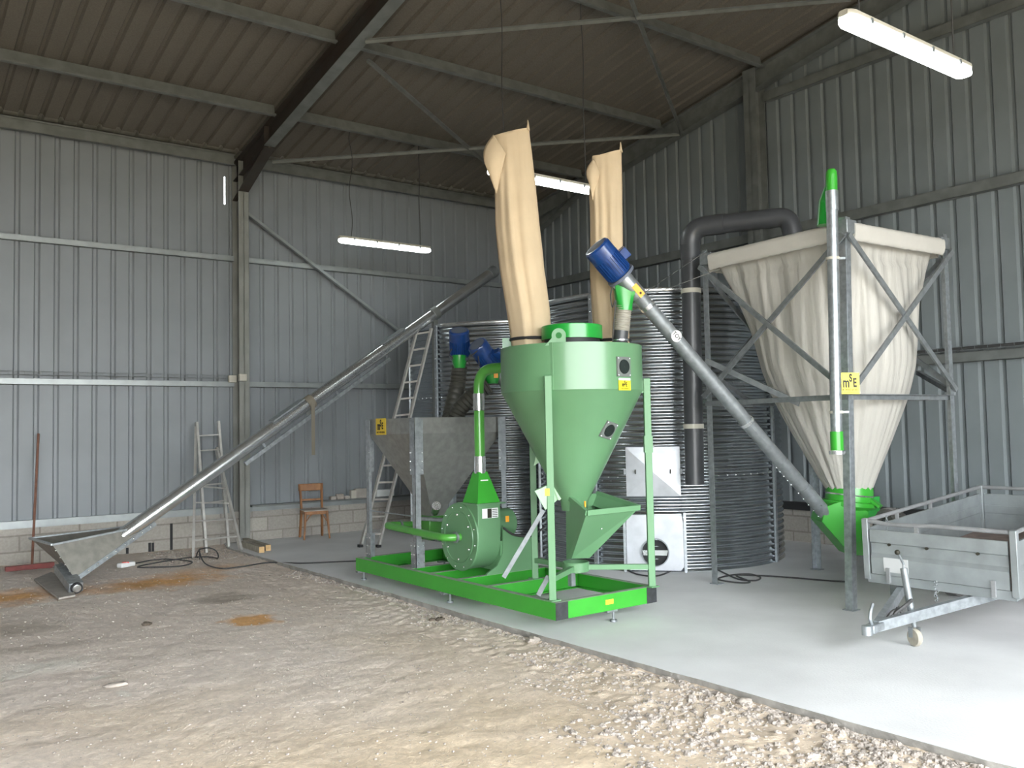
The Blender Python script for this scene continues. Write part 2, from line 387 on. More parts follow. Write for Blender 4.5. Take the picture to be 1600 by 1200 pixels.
# open vertical joints in the block course
for px0, py0, py1 in ((199, 856, 878), (234, 848, 866), (239, 848, 866), (268, 818, 866), (172, 872, 880)):
    a = ony(px0, py1, YW - 0.07); b = ony(px0, py0, YW - 0.07)
    struct('trim_3', MB().bb(a.x - 0.018, a.x + 0.018, YW - 0.068, YW - 0.05, max(a.z, -0.05), b.z), M['dark'], 'open vertical joint in the block course')
# base flashings
struct('trim_4', MB().bb(X0, 4.76, YW - 0.09, YW - 0.01, 0.46, 0.56), M['girt'], 'grey flashing along the foot of the left wall')
struct('trim_5', MB().bb(5.06, XG - 0.05, YW - 0.09, YW - 0.01, 0.46, 0.56), M['girt'], 'grey flashing along the foot of the left wall beyond the column')
struct('trim_6', MB().bb(XG - 0.10, XG - 0.01, Y0, YW - 0.1, 0.45, 0.56), M['dark'], 'dark flashing along the foot of the gable wall')

# concrete slab and dirt floor
mb = MB()
ys = np.linspace(Y0, YW - 0.06, 130); prof = []
edge = [(SLX + 0.012 * mnoise.noise(V((y * 3, 0, 0))) + 0.02 * mnoise.noise(V((y * 9, 5, 0))) + (0.14 if y > 13.2 else 0.0) * (y - 13.2) / 0.6) for y in ys]
top = [(e, y, 0.0) for e, y in zip(edge, ys)]; bot = [(e - 0.01, y, -0.2) for e, y in zip(edge, ys)]
n = len(top)
mb.add(top + [(XG - 0.06, YW - 0.06, 0), (XG - 0.06, Y0, 0)], [tuple(range(n + 2))])
struct('floor', mb, M['concrete'], 'smooth pale concrete slab', smooth=False)
mb = MB().add(top + bot, [(i, i + 1, n + i + 1, n + i) for i in range(n - 1)])
struct('trim_7', mb, M['slab_edge'], 'rough edge of the concrete slab', smooth=False)

def stain_color(x, y):
    n1 = mnoise.fractal(V((x * 0.6, y * 0.6, 0)), 1.0, 2.0, 4); n2 = mnoise.fractal(V((x * 2.3, y * 2.3, 4)), 1.0, 2.0, 4)
    grey = np.array((0.83, 0.73, 0.65)); sand = np.array((0.78, 0.635, 0.465)); pinkish = np.array((0.67, 0.565, 0.475))  # grey lightened to stand in for missing light on the left dirt
    k = min(1, max(0, (6.6 - y + 0.35 * (x - 1)) / 3.2 + 0.5 * n1)); c = grey * (1 - k) + sand * k
    k2 = min(1, max(0, (x - 2.6) / 1.6 + 0.6 * n2)) * 0.6; c = c * (1 - k2) + pinkish * k2
    c = c * (1 + 0.10 * n2)
    def ell(cx, cy, rx, ry, ang=0, soft=0.35):
        dx, dy = x - cx, y - cy; ca, sa = math.cos(ang), math.sin(ang)
        u = (dx * ca + dy * sa) / rx; v = (-dx * sa + dy * ca) / ry
        d = math.hypot(u, v) + 0.35 * mnoise.fractal(V((x * 4, y * 4, cx)), 1.0, 2.0, 3)
        return min(1, max(0, (1 - d) / soft))
    org = np.array((0.80, 0.46, 0.20))
    for e in (ell(3.02, 8.2, 0.26, 0.34), 1.0 * ell(2.9, 11.05, 1.15, 0.6, 0.05, 0.8), 1.0 * ell(1.35, 11.2, 0.9, 0.65, 0, 0.8), 0.4 * ell(3.7, 11.6, 0.7, 0.35, 0, 0.7)):
        c = c * (1 - e) + org * (1 + 0.2 * n2) * e
    dk = np.array((0.40, 0.345, 0.28))
    for e in (0.75 * ell(3.25, 9.45, 0.36, 0.42, 0.6, 0.6), 0.7 * ell(1.25, 9.3, 0.5, 0.45, 0, 0.6), 0.45 * ell(1.2, 8.35, 0.5, 0.25, 0, 0.6)):
        c = c * (1 - e) + dk * e
    wh = np.array((0.86, 0.82, 0.74))
    for e in (0.7 * ell(1.15, 7.6, 0.55, 0.30, 0.2, 0.8), 0.6 * ell(1.45, 7.0, 0.08, 0.06), 0.6 * ell(1.5, 6.45, 0.05, 0.12), 0.5 * ell(1.9, 10.55, 1.3, 0.12, 0.1, 0.8)):
        c = c * (1 - e) + wh * e
    return c
def dirt_h(x, y):
    h = -0.055 + 0.010 * mnoise.fractal(V((x * 0.8, y * 0.8, 1)), 1.0, 2.0, 3) + 0.007 * mnoise.fractal(V((x * 4, y * 4, 2)), 0.75, 2.0, 5) - 0.003 * abs(mnoise.fractal(V((x * 7, y * 9, 5)), 0.8, 2.0, 4))
    # tyre tread ridges, in arcs
    t = x * 0.55 + y * 0.84; q = -x * 0.84 + y * 0.55
    for tc_, qa in ((3.4, 0.16), (2.7, 0.15), (4.1, 0.15)):
        u = (t - tc_ - 0.06 * math.sin(q * 1.3)) / qa
        if abs(u) < 1.3: h += 0.011 * math.sin((q + 0.25 * abs(u) * qa) * 2 * PI / 0.085) * math.exp(-u * u * 2) - 0.012 * math.exp(-u * u)
    if y > 11: h += 0.03 * min(1, (y - 11) / 2.5)
    if x > 3.9: h += 0.012 * mnoise.noise(V((x * 14, y * 14, 7))) + 0.02 * (x - 3.9)
    return min(h, -0.012)
nx, ny = 420, 620
xs = np.linspace(-1.6, SLX + 0.13, nx); ysd = 1.0 + (YW - 1.0) * np.linspace(0, 1, ny) ** 1.35
vs = []; cols = []
for y in ysd:
    for x in xs: vs.append((float(x), float(y), dirt_h(x, y)))
fs = [(j * nx + i, j * nx + i + 1, (j + 1) * nx + i + 1, (j + 1) * nx + i) for j in range(ny - 1) for i in range(nx - 1)]
me = bpy.data.meshes.new('floor_dirt'); me.from_pydata(vs, [], fs); me.update()
ca = me.color_attributes.new('stain', 'FLOAT_COLOR', 'POINT')
cc = np.ones((len(vs), 4), dtype=np.float32)
for i, p in enumerate(vs): cc[i, :3] = np.clip(stain_color(p[0], p[1]), 0.02, 0.9)
ca.data.foreach_set('color', cc.ravel()); me.materials.append(M['dirt'])
me.polygons.foreach_set('use_smooth', [True] * len(me.polygons))
fd = bpy.data.objects.new('floor_dirt', me); COL.objects.link(fd); tag(fd, 'bare dusty dirt floor with tyre tracks and spilled grain', kind='structure')
M['yard'] = mat('outer_ground', (0.30, 0.25, 0.175), 0.95, 0, 0.1, 2)
struct('floor_outer', MB().add([(-40, -60, -0.09), (60, -60, -0.09), (60, YW, -0.09), (-40, YW, -0.09)], [(0, 1, 2, 3)]), M['yard'], smooth=False)

# ---- steel frame
def ibeam(mb, p0, p1, w, h, up, t=0.012, tw=0.009):
    p0, p1 = V(p0), V(p1); z = (p1 - p0).normalized(); y = V(up); y = (y - z * y.dot(z)).normalized(); x = y.cross(z); L = (p1 - p0).length; c = (p0 + p1) / 2
    mb.box(c + y * (h / 2 - t / 2), (w, t, L), (x, y, z)); mb.box(c - y * (h / 2 - t / 2), (w, t, L), (x, y, z)); mb.box(c, (tw, h, L), (x, y, z)); return mb
XC = 4.90
mb = MB(); ibeam(mb, (XC, YW - 0.17, 0), (XC, YW - 0.17, 5.98), 0.16, 0.30, (0, 1, 0))
struct('steel_column', mb, M['colm'], 'grey steel column standing against the left wall', smooth=False)
mb = MB(); ibeam(mb, (10.72, 8.2, 0), (10.72, 8.2, roofz(8.2) - 0.1), 0.22, 0.22, (1, 0, 0))
struct('steel_column', mb, M['steel'], 'grey steel post in the middle of the gable wall', smooth=False)
RD = 0.30
def rafter(x, name_label, mt, dz=0.10):
    mb = MB(); ibeam(mb, (x, YW - 0.05, roofz(YW) - dz - RD / 2), (x, YR, roofz(YR) - dz - RD / 2), 0.16, RD, (0, 0, 1))
    # haunch at the eave
    y0, y1 = YW - 0.05, 12.45
    zb0, zb1 = roofz(YW) - dz - RD - 0.30, roofz(y1) - dz - RD
    mb.prism([(x - 0.005, y0, roofz(y0) - dz - RD), (x - 0.005, y1, zb1), (x - 0.005, y1, zb1 - 0.03), (x - 0.005, y0, zb0)], (1, 0, 0), 0.01)
    mb.bar((x, y0, zb0), (x, y1, zb1 - 0.03), 0.16, 0.012, up=(0, 0, 1))
    mb.box((x, y1, roofz(y1) - dz - RD / 2), (0.16, 0.012, RD))
    rf_ = struct('roof_rafter', mb, mt, name_label, smooth=False)
    if x < 6: MB().bar((x, y1, roofz(y1) - dz - RD - .008), (x, YR, roofz(YR) - dz - RD - .008), 0.165, 0.008, up=(0, 0, 1)).build('bottom_flange', M['steel'], rf_)
    return rf_
rafter(XC, 'dark brown steel rafter rising from the left column', M['rust'])
rafter(XG - 0.16, 'grey steel rafter along the top of the gable wall', M['steel'])
for i, y in enumerate((12.02, 10.02, 8.0, 6.0, 4.0, 2.0)):
    z = roofz(y) - 0.10; nr = V((0, SL, 1)).normalized()
    for a, b, q in ((X0, XC - 0.09, 'left of'), (XC + 0.09, XG - 0.25, 'right of')):
        mb = MB(); mb.bar((a, y, z), (b, y, z), 0.006, 0.17, up=nr)
        for s_, o_ in ((1, 1), (-1, -1)):
            c0 = V((a, y, z)) + nr * (0.082 * s_) + V((0, 0.03 * o_, 0)); c1 = c0 + V((b - a, 0, 0)); mb.bar(c0, c1, 0.065, 0.006, up=nr)
        mb.bar(V((a, y + 0.06, z + 0.07)), V((b, y + 0.06, z + 0.07)), 0.005, 0.02)
        mb.bar(V((a, y - 0.06, z - 0.07)), V((b, y - 0.06, z - 0.07)), 0.005, 0.03)
        struct('roof_purlin', mb, M['steel'], f'grey steel purlin {q} the brown rafter, ' + ('lowest', 'second from the eave', 'third from the eave', 'fourth from the eave', 'fifth from the eave', 'highest')[i], smooth=False)
for a, b, q in ((X0, XC - 0.09, 'left'), (XC + 0.09, XG - 0.25, 'right')):
    mb = MB(); y = YW - 0.14; z = roofz(y) - 0.10
    mb.bb(a, b, y - 0.004, y + 0.004, z - 0.09, z + 0.09); mb.bb(a, b, y - 0.07, y, z + 0.08, z + 0.088); mb.bb(a, b, y - 0.07, y, z - 0.09, z - 0.082); mb.bb(a, b, y - 0.07, y - 0.065, z + 0.055, z + 0.088)
    struct('eave_purlin', mb, M['steel'], f'steel eave purlin on the {q} side of the column', smooth=False)
def zgirt(axis, a, b, pos, z, h=0.085, d=0.07, m='girt', label=''):
    mb = MB(); s = -1
    if axis == 'x':
        mb.bb(a, b, pos - d, pos - d + 0.004, z - h / 2, z + h / 2); mb.bb(a, b, pos - d, pos - 0.0, z + h / 2 - 0.004, z + h / 2); mb.bb(a, b, pos - d, pos, z - h / 2, z - h / 2 + 0.004)
    else:
        mb.bb(pos - d, pos - d + 0.004, a, b, z - h / 2, z + h / 2); mb.bb(pos - d, pos, a, b, z + h / 2 - 0.004, z + h / 2); mb.bb(pos - d, pos, a, b, z - h / 2, z - h / 2 + 0.004)
    return struct('wall_girt', mb, M[m], label, smooth=False)
zgirt('x', X0, XC - 0.08, YW - 0.02, 4.46, label='upper horizontal girt on the left wall, left of the column')
zgirt('x', XC + 0.08, XG, YW - 0.02, 4.46, label='upper horizontal girt on the left wall, right of the column')
zgirt('x', X0, XC - 0.08, YW - 0.02, 2.47, label='lower horizontal girt on the left wall, left of the column')
zgirt('x', XC + 0.08, XG, YW - 0.02, 2.47, label='lower horizontal girt on the left wall, right of the column')
zgirt('y', 8.32, YW, XG - 0.02, 4.47, h=0.14, d=0.1, m='steel', label='upper girt on the gable wall, left of its post')
zgirt('y', Y0, 8.08, XG - 0.02, 4.47, h=0.14, d=0.1, m='steel', label='upper girt on the gable wall, right of its post')
zgirt('y', 8.32, YW, XG - 0.02, 2.44, h=0.12, d=0.09, m='steel', label='lower girt on the gable wall, left of its post')
zgirt('y', Y0, 8.08, XG - 0.02, 2.44, h=0.12, d=0.09, m='steel', label='lower girt on the gable wall, right of its post')
zgirt('y', Y0, 8.08, XG - 0.02, 6.52, h=0.14, d=0.1, m='steel', label='top girt on the gable wall, right of its post')
# cross braces
def onroofp(px, py, off=0.42):
    r = _ray(px, py); t = (EAVE + SL * YW - off - CAM_H) / (r.z + SL * r.y); return EYE + r * t
struct('wall_brace', MB().angle(ony(379, 328, YW - 0.12), ony(800, 655, YW - 0.12), 0.07, up=(0, 1, 0)), M['girt'], 'diagonal angle brace on the left wall below the lamp', smooth=False)
for p, q, lab in (((570, 62), (1330, -4), 'pale roof brace running from the brown rafter towards the top of the gable'), ((425, 251), (1062, 208), 'pale roof brace running from the eave to the gable rafter'),
                  ((985, -5), (1066, 208), 'dark roof brace coming down to the gable rafter'), ((575, 92), (770, 262), 'thin dark roof brace crossing behind the tall bag')):
    struct('roof_brace', MB().angle(onroofp(*p), onroofp(*q), 0.045), M['steel'], lab, smooth=False)

# electrical boxes and cable tray
for i, (dx, lab) in enumerate(((-0.13, 'ivory electrical box left of the column, level with the lower girt'), (0.09, 'ivory electrical box on the column, level with the lower girt'))):
    c = ony(363 if i == 0 else 379, 589, (YW - 0.125) if i == 0 else (YW - 0.35)); c.z = 2.56 if i else 2.55; mb = MB().box(c, (0.12, 0.06, 0.11))
    tag(mb.build('junction_box', M['box'], bevel=0.006), lab, 'electrical box', 'electrical boxes by the column')
mb = MB(); a, b = ony(0, 583, YW - 0.12), ony(350, 587, YW - 0.12)
a.x = X0 + 0.5
for dy, dz in ((0, 0), (0, 0.045), (0.04, 0)): mb.tube([(a.x, YW - 0.12 + dy, 2.56 + dz), (4.7, YW - 0.12 + dy, 2.56 + dz)], 0.004, 6)
for k in range(60): x = 4.7 - k * 0.2; mb.tube([(x, YW - 0.12, 2.605), (x, YW - 0.12, 2.56), (x, YW - 0.08, 2.56)], 0.003, 5)
tag(mb.build('cable_tray', M['galv_dull']), 'wire cable tray along the left wall above the lower girt', 'cable tray')
mb = MB()
for dx, dz in ((0, 0), (0, 0.045), (0.04, 0)): mb.tube([(XG - 0.16 + dx, 8.0, 2.52 + dz), (XG - 0.16 + dx, -1, 2.52 + dz)], 0.004, 6)
for k in range(60): y = 8.0 - k * 0.15; mb.tube([(XG - 0.16, y, 2.57), (XG - 0.16, y, 2.52), (XG - 0.12, y, 2.52)], 0.003, 5)
tr = mb.build('cable_tray', M['galv_dull']); tag(tr, 'wire cable tray on the gable wall beside the fabric silo', 'cable tray')
MB().tube([(XG - 0.14, 8.0, 2.545), (XG - 0.14, 4.7, 2.545), (XG - 0.14, -1, 2.54)], 0.016, 8).build('cable_bundle', M['cable'], tr)
# daylight slit beside the column head
mb = MB(); a, b = ony(353, 268, YW - 0.02), ony(354, 312, YW - 0.02)

# ================================================================== LAMPS
def lamp(x0, x1, y, z0, z1, label, tops, px=None):
    p0, p1 = V((x0, y, z0)), V((x1, y, z1)); d = (p1 - p0).normalized()
    t = thing('fluorescent_lamp', label, 'lamp', (p0 + p1) / 2, 'hanging strip lamps')
    side = V((0, 1, 0)); up = V((0, 0, 1))
    def loop(c, w, h, n=20): return [c + side * (w * (abs(math.cos(2 * PI * k / n)) ** 0.5) * (1 if math.cos(2 * PI * k / n) >= 0 else -1)) + up * (h * (abs(math.sin(2 * PI * k / n)) ** 0.5) * (1 if math.sin(2 * PI * k / n) >= 0 else -1)) for k in range(n)]
    mb = MB(); L = (p1 - p0).length
    st = [(0, .5), (0.02, .8), (0.06, 1), (L - 0.06, 1), (L - 0.02, .8), (L, .5)]
    mb.loft([loop(p0 + d * s - up * 0.012, 0.065 * k, 0.038 * k) for s, k in st], True, True); mb.build('diffuser', M['lamp'], t)
    mb = MB(); mb.loft([loop(p0 + d * s + up * 0.032, 0.07 * k, 0.022) for s, k in st], True, True); mb.build('housing', M['box'], t)
    for k in range(4):
        for sgn in (-1, 1):
            c = p0 + d * (L * (0.14 + 0.24 * k)) + side * (0.072 * sgn) + up * 0.01; MB().box(c, (0.025, 0.008, 0.04)).build('clip', M['galv_dull'], t)
    for (xt, zt, wob) in tops:
        b = V((xt, y, z0 + 0.05)); tp = V((xt, y, zt)); pts = [b.lerp(tp, k / 10) + V((wob * math.sin(k * 1.1), wob * 0.6 * math.sin(k * 0.7 + 1), 0)) * (1 if 0 < k < 10 else 0) for k in range(11)]
        MB().tube(smooth_path(pts, 3), 0.006, 6).build('suspension_cable', M['cable'], t)
    return t
lamp(5.80, 7.38, 12.02, 4.56, 4.56, 'lit strip lamp hanging near the left wall, above the long auger', ((6.0, 6.28, 0.03), (7.2, 6.28, 0.006)))
lamp(5.69, 7.27, 7.98, 4.58, 4.58, 'lit strip lamp hanging between the two tall cloth bags', ((5.9, 6.95, 0.01), (7.13, 6.95, 0.01)))
l2a, l2b = ony(1318, 40, 3.4), ony(1510, 103, 3.4)
lamp(l2a.x, l2b.x, 3.4, (l2a.z + l2b.z) / 2, (l2a.z + l2b.z) / 2 , 'largest lit strip lamp at upper right, in front of the gable wall', ((l2a.x + 0.2, 7.8, 0.0), (l2b.x - 0.2, 7.8, 0.0)))

# ================================================================== CORRUGATED SILOS
SH, SR = 3.28, 1.58
def silo(cx, cy, label, stiff_az, extra=None):
    t = thing('grain_silo', label, 'silo', (cx, cy, 0), 'corrugated steel silos')
    mb = MB(); pitch = 0.0725; nr = int(SH / pitch); prof = []
    for i in range(nr * 8 + 1):
        h = SH * i / (nr * 8); prof.append((SR + 0.011 * math.cos(2 * PI * i / 8), h))
    mb.lathe(prof, (cx, cy, 0), n=144); mb.build('shell', M['silo'], t, angle=80)
    MB().lathe([(SR + 0.018, SH - 0.02), (SR + 0.024, SH), (SR + 0.018, SH + 0.02), (SR - 0.01, SH + 0.02)], (cx, cy, 0), n=96).build('top_rim', M['galv_bright'], t)
    MB().lathe([(SR - 0.005, SH - 0.06), (0.02, SH - 0.03)], (cx, cy, 0), n=64, capb=True).build('lid', M['galv_dull'], t)
    for az in stiff_az:
        d = V((math.cos(az), math.sin(az), 0)); s = V((-d.y, d.x, 0)); c = V((cx, cy, SH / 2)) + d * (SR + 0.024)
        mb = MB().box(c, (0.03, 0.055, SH), (d, s, V((0, 0, 1))))
        st = mb.build('stiffener', M['galv'], t, bevel=0.004)
        if d.dot(EYE - V((cx, cy, 0))) > 0: dots(st, 'bolt', [V((cx, cy, 0.08 + k * (SH - 0.14) / 21)) + d * (SR + 0.042) for k in range(22)], 0.009)
    for zb in (1.09, 2.18):
        a0_ = math.atan2(-cy, -cx); dots(t, 'sheet_bolt', [V((cx + (SR + .012) * math.cos(a0_ + k * 0.075), cy + (SR + .012) * math.sin(a0_ + k * 0.075), zb)) for k in range(-18, 19)], 0.009)
    return t
RSX, RSY = 8.66, 8.38
def az_of(px, cx, cy, D):                                     # azimuth of the shell point seen at px
    best = None
    for k in range(2000):
        a = PI + 2 * PI * k / 2000
        p = V((cx + SR * math.cos(a), cy + SR * math.sin(a), 1.0))
        c = ROT.transposed() @ (p - EYE); x = CXP + F_PX * c.x / -c.z
        if (p - V((0, 0, 1))).dot(V((math.cos(a), math.sin(a), 0))) < 0 and (best is None or abs(x - px) < best[0]): best = (abs(x - px), a)
    return best[1]
rs = silo(RSX, RSY, 'corrugated steel silo standing behind the green mixer, with a hatch and round outlet', [az_of(931, RSX, RSY, 11), az_of(1207, RSX, RSY, 11)] + [az_of(931, RSX, RSY, 11) - k for k in (0.8, 1.6, 2.4)])
LSX, LSY = 8.72, 11.83
ls = silo(LSX, LSY, 'corrugated steel silo in the corner behind the ladder and blue motors', [az_of(686, LSX, LSY, 14), az_of(860, LSX, LSY, 14)] + [az_of(686, LSX, LSY, 11) - k for k in (0.8, 1.6)])
# panels on the right silo, facing outwards
az = az_of(1021, RSX, RSY, 10); d = V((math.cos(az), math.sin(az), 0)); s = V((-d.y, d.x, 0)); U = V((0, 0, 1))
cpt = V((RSX, RSY, 0)) + d * (SR + 0.0)
def zpix(p, y):
    lo, hi = -1., 8.
    for _ in range(40):
        m_ = (lo + hi) / 2; c = ROT.transposed() @ (V((p.x, p.y, m_)) - EYE); yy = CYP - F_PX * c.y / -c.z
        if yy > y: lo = m_
        else: hi = m_
    return lo
z0, z1 = zpix(cpt, 775), zpix(cpt, 698); zc = (z0 + z1) / 2; hw = 0.31; hh = (z1 - z0) / 2
C = cpt + d * 0.05 + U * zc
mb = MB(); base = [C + s * (a * hw) + U * (b * hh) for a, b in ((-1, -1), (1, -1), (1, 1), (-1, 1))]
mb.add([p - d * 0.10 for p in base] + base, [(0, 1, 5, 4), (1, 2, 6, 5), (2, 3, 7, 6), (3, 0, 4, 7)])
ins = [C + d * 0.003 + s * (a * (hw - 0.025)) + U * (b * (hh - 0.025)) for a, b in ((-1, -1), (1, -1), (1, 1), (-1, 1))]
mb.add(base + ins, [(0, 1, 5, 4), (1, 2, 6, 5), (2, 3, 7, 6), (3, 0, 4, 7)])
mb.add(ins + [C + d * 0.032], [(0, 1, 4), (1, 2, 4), (2, 3, 4), (3, 0, 4)])
hat = mb.build('access_hatch', M['hatch'], rs, smooth=False)
for a in (-1, 1):
    MB().box(C + s * (a * 0.2) + d * 0.03, (0.012, 0.03, 0.05), (s, d, U)).build('latch', M['ink'], hat)
    MB().box(C + s * (a * (hw + 0.01)) , (0.03, 0.03, 0.06), (s, d, U)).build('latch', M['galv_dull'], hat)
z0, z1 = zpix(cpt, 893), zpix(cpt, 804); z0 = max(0.02, z0); zc = (z0 + z1) / 2; hw = 0.325; hh = (z1 - z0) / 2
C = cpt + d * 0.045 + U * zc; ch = cpt + d * 0.045 + U * zpix(cpt, 862); hr = 0.15
n = 40; inner = []; outer = []
for k in range(n):
    a = 2 * PI * k / n; ca_, sa_ = math.cos(a), math.sin(a); inner.append(ch + s * (hr * ca_) + U * (hr * sa_))
    q = ch - C; ux, uz = q.dot(s), q.dot(U); tt = min([(hw - ux) / ca_ if ca_ > 1e-6 else 9, (-hw - ux) / ca_ if ca_ < -1e-6 else 9, (hh - uz) / sa_ if sa_ > 1e-6 else 9, (-hh - uz) / sa_ if sa_ < -1e-6 else 9])
    outer.append(ch + s * (tt * ca_) + U * (tt * sa_))
mb = MB(); mb.loft([inner, outer]); mb.loft([outer, [p - d * 0.12 for p in outer]])
panel = mb.build('outlet_panel', M['hatch'], rs, smooth=False)
mb = MB().lathe([(hr + 0.012, 0.0), (hr + 0.012, 0.035), (hr, 0.035), (hr, -0.04)], ch, d, 40); mb.build('outlet_ring', M['galv_dull'], panel)
MB().lathe([(hr, 0), (0.001, 0)], ch - d * 0.035, d, 40).build('outlet_recess', M['dark'], panel)
MB().prism([ch - d * 0.03 + s * (-hr * 0.98) + U * 0.02, ch - d * 0.03 + s * (hr * 0.98) + U * 0.02, ch - d * 0.03 + s * (hr * 0.9) + U * (-0.04), ch - d * 0.03 + s * (-hr * 0.9) + U * (-0.04)], d, 0.01).build('outlet_slide', M['galv_bright'], panel)
for a in (-1, 1): MB().box(C + s * (a * (hw + 0.02)), (0.03, 0.03, hh * 2 + 0.05), (s, d, U)).build('panel_frame', M['galv'], panel)

# ================================================================== SKID
SX0, SX1, SY0, SY1 = 4.635, 5.80, 5.68, 9.25
ZB, ZT = 0.11, 0.25
t = thing('machine_skid', 'long bright green steel base frame carrying the mixer, blower and hopper', 'base frame', ((SX0 + SX1) / 2, (SY0 + SY1) / 2, 0))
def chan(mb, p0, p1, open_dir, h=ZT - ZB, w=0.06):
    p0, p1 = V(p0), V(p1); zc = (ZB + ZT) / 2; c = (p0 + p1) / 2; ax = (p1 - p0).normalized(); L = (p1 - p0).length; o = V(open_dir)
    mb.box((c.x, c.y, zc), (L, 0.006, h), (ax, o, V((0, 0, 1))))
    for z in (ZT - 0.004, ZB + 0.004): mb.box(V((c.x, c.y, z)) + o * (w / 2), (L, w, 0.008), (ax, o, V((0, 0, 1))))
    return mb
chan(MB(), (SX0, SY0, 0), (SX0, SY1, 0), (1, 0, 0)).build('side_beam', M['green'], t, smooth=False)
chan(MB(), (SX1, SY0, 0), (SX1, SY1, 0), (-1, 0, 0)).build('side_beam', M['green'], t, smooth=False)
chan(MB(), (SX0, SY0, 0), (SX1, SY0, 0), (0, 1, 0)).build('end_beam', M['green'], t, smooth=False)
chan(MB(), (SX0, SY1, 0), (SX1, SY1, 0), (0, -1, 0)).build('end_beam', M['green'], t, smooth=False)
for y in (6.74, 7.25, 7.74, 8.15): chan(MB(), (SX0 + .01, y, 0), (SX1 - .01, y, 0), (0, -1, 0)).build('cross_beam', M['green'], t, smooth=False)
# dust lying on the top flanges
for a in (SX0 + 0.03, SX1 - 0.03): MB().bb(a - 0.029, a + 0.029, SY0, SY1, ZT, ZT + 0.002).build('dust_film', M['dust'], t)
for y in (SY0 + .03, 6.71, 7.22, 7.71, 8.12, SY1 - .03): MB().bb(SX0 + .06, SX1 - .06, y - 0.029, y + 0.029, ZT, ZT + 0.002).build('dust_film', M['dust'], t)
for x0_, x1_ in ((SX0, SX0 + 0.13), (SX1 - 0.12, SX1)): MB().bb(x0_ - 0.001, x1_ + 0.001, SY0 - 0.005, SY0 + 0.0, ZB - 0.001, ZT).build('black_tape', M['tape'], t)
MB().bb(SX0 + 0.55, SX0 + 0.64, SY0 - 0.006, SY0 - 0.002, 0.165, 0.205).build('warning_sticker', M['orange'], t)
for x, y in ((5.28, SY0 + 0.04), (SX0 + 0.04, SY1 - 0.05), (SX1 - 0.04, SY1 - 0.05), (SX1 - 0.03, 7.4), (SX0 + 0.05, 7.4)):
    mb = MB(); mb.box((x, y - 0.0, ZB - 0.012), (0.12, 0.05, 0.02)); mb.tube([(x + 0.03, y, 0.0), (x + 0.03, y, ZB)], 0.012, 10); mb.tube([(x + 0.03, y, 0.0), (x + 0.03, y, 0.018)], 0.032, 14); mb.build('levelling_foot', M['galv_dull'], t)

# ================================================================== FEED MIXER
DC = V((5.24, 6.12, 0)); DR = 0.64; DT, DB = 2.40, 2.00
RGT, FWD = V((.8, -.6, 0)), V((.6, .8, 0))
def LD(L, D, z=0): return RGT * L + FWD * D + V((0, 0, z))
t = thing('feed_mixer', 'tall sage green conical mixer with a round drum, on three legs', 'mixer', (DC.x, DC.y, ZT))
MB().lathe([(DR - 0.02, DT - 0.02), (DR, DT), (DR, DB)], DC, n=96).build('drum', M['sage'], t)
MB().lathe([(DR, DB + 0.003), (DR - 0.01, DB - 0.01), (0.125, 1.02), (0.115, 0.94)], DC, n=96).build('cone', M['sage'], t)
MB().lathe([(DR - 0.005, DT - 0.012), (0.01, DT - 0.012)], DC, n=64).build('top_plate', M['sage_d'], t)
sd = (LD(0.282, 7.3) - DC).normalized()
mb = MB(); mb.bar(DC + sd * (DR + 0.003) + V((0, 0, DB)), DC + sd * (DR + 0.003) + V((0, 0, DT)), 0.012, 0.006, up=sd); mb.build('weld_seam', M['sage'], t)
legs = [(V((4.685, 5.775, 0)), 2.12), (V((5.735, 5.70, 0)), 2.11), (V((5.24, 6.715, 0)), 2.1)]
legs[1] = (LD(1.19, 7.98), 2.11)
for p, zt in legs:
    mb = MB(); mb.box((p.x, p.y, (ZT + zt) / 2), (0.06, 0.06, zt - ZT), (RGT, FWD, U)); mb.box((p.x, p.y, ZT + 0.006), (0.1, 0.1, 0.012))
    leg = mb.build('leg', M['sage_d'], t, bevel=0.004)
    c = (DC - p).normalized(); g = p + c * 0.05; MB().bar(g + V((0, 0, DB - 0.02)), g + V((0, 0, zt - 0.02)), 0.05, 0.08, up=c).build('bracket', M['sage_d'], leg)
MB().box(legs[1][0] + V((0, 0, 1.52)), (0.075, 0.075, 0.15), (RGT, FWD, U)).build('leg_joint', M['sage_d'], t)
MB().tube([legs[1][0] + V((0.0, 0, 1.5)) + RGT * 0.03, legs[1][0] + V((0, 0, 1.5)) + RGT * 0.055], 0.015, 10).build('joint_bolt', M['zinc'], t)
# rails to the centre
for p, _z in legs:
    MB().bar(V((p.x, p.y, 0.43)), DC + V((0, 0, 0.43)) + (p - DC).normalized() * 0.11, 0.045).build('brace_rail', M['sage_d'], t)
MB().lathe([(0.115, 0.48), (0.12, 0.475), (0.12, 0.395), (0.09, 0.395)], DC, n=40, capb=True).build('discharge_collar', M['sage'], t)
for px0, py0, px1, py1, D in ((787, 902, 849, 797, 8.3), (841, 930, 857, 900, 7.6)):
    a = at(px0, py0, D); b = at(px1, py1, D); a.z = max(a.z, ZT + 0.01); MB().bar(a, b, 0.025, 0.04).build('strut', M['galv_dull'], t)
MB().bar(DC + V((0.05, 0.12, 0.24)), DC + V((0.05, 0.12, 0.42)), 0.05).build('screw_post', M['galv'], t)
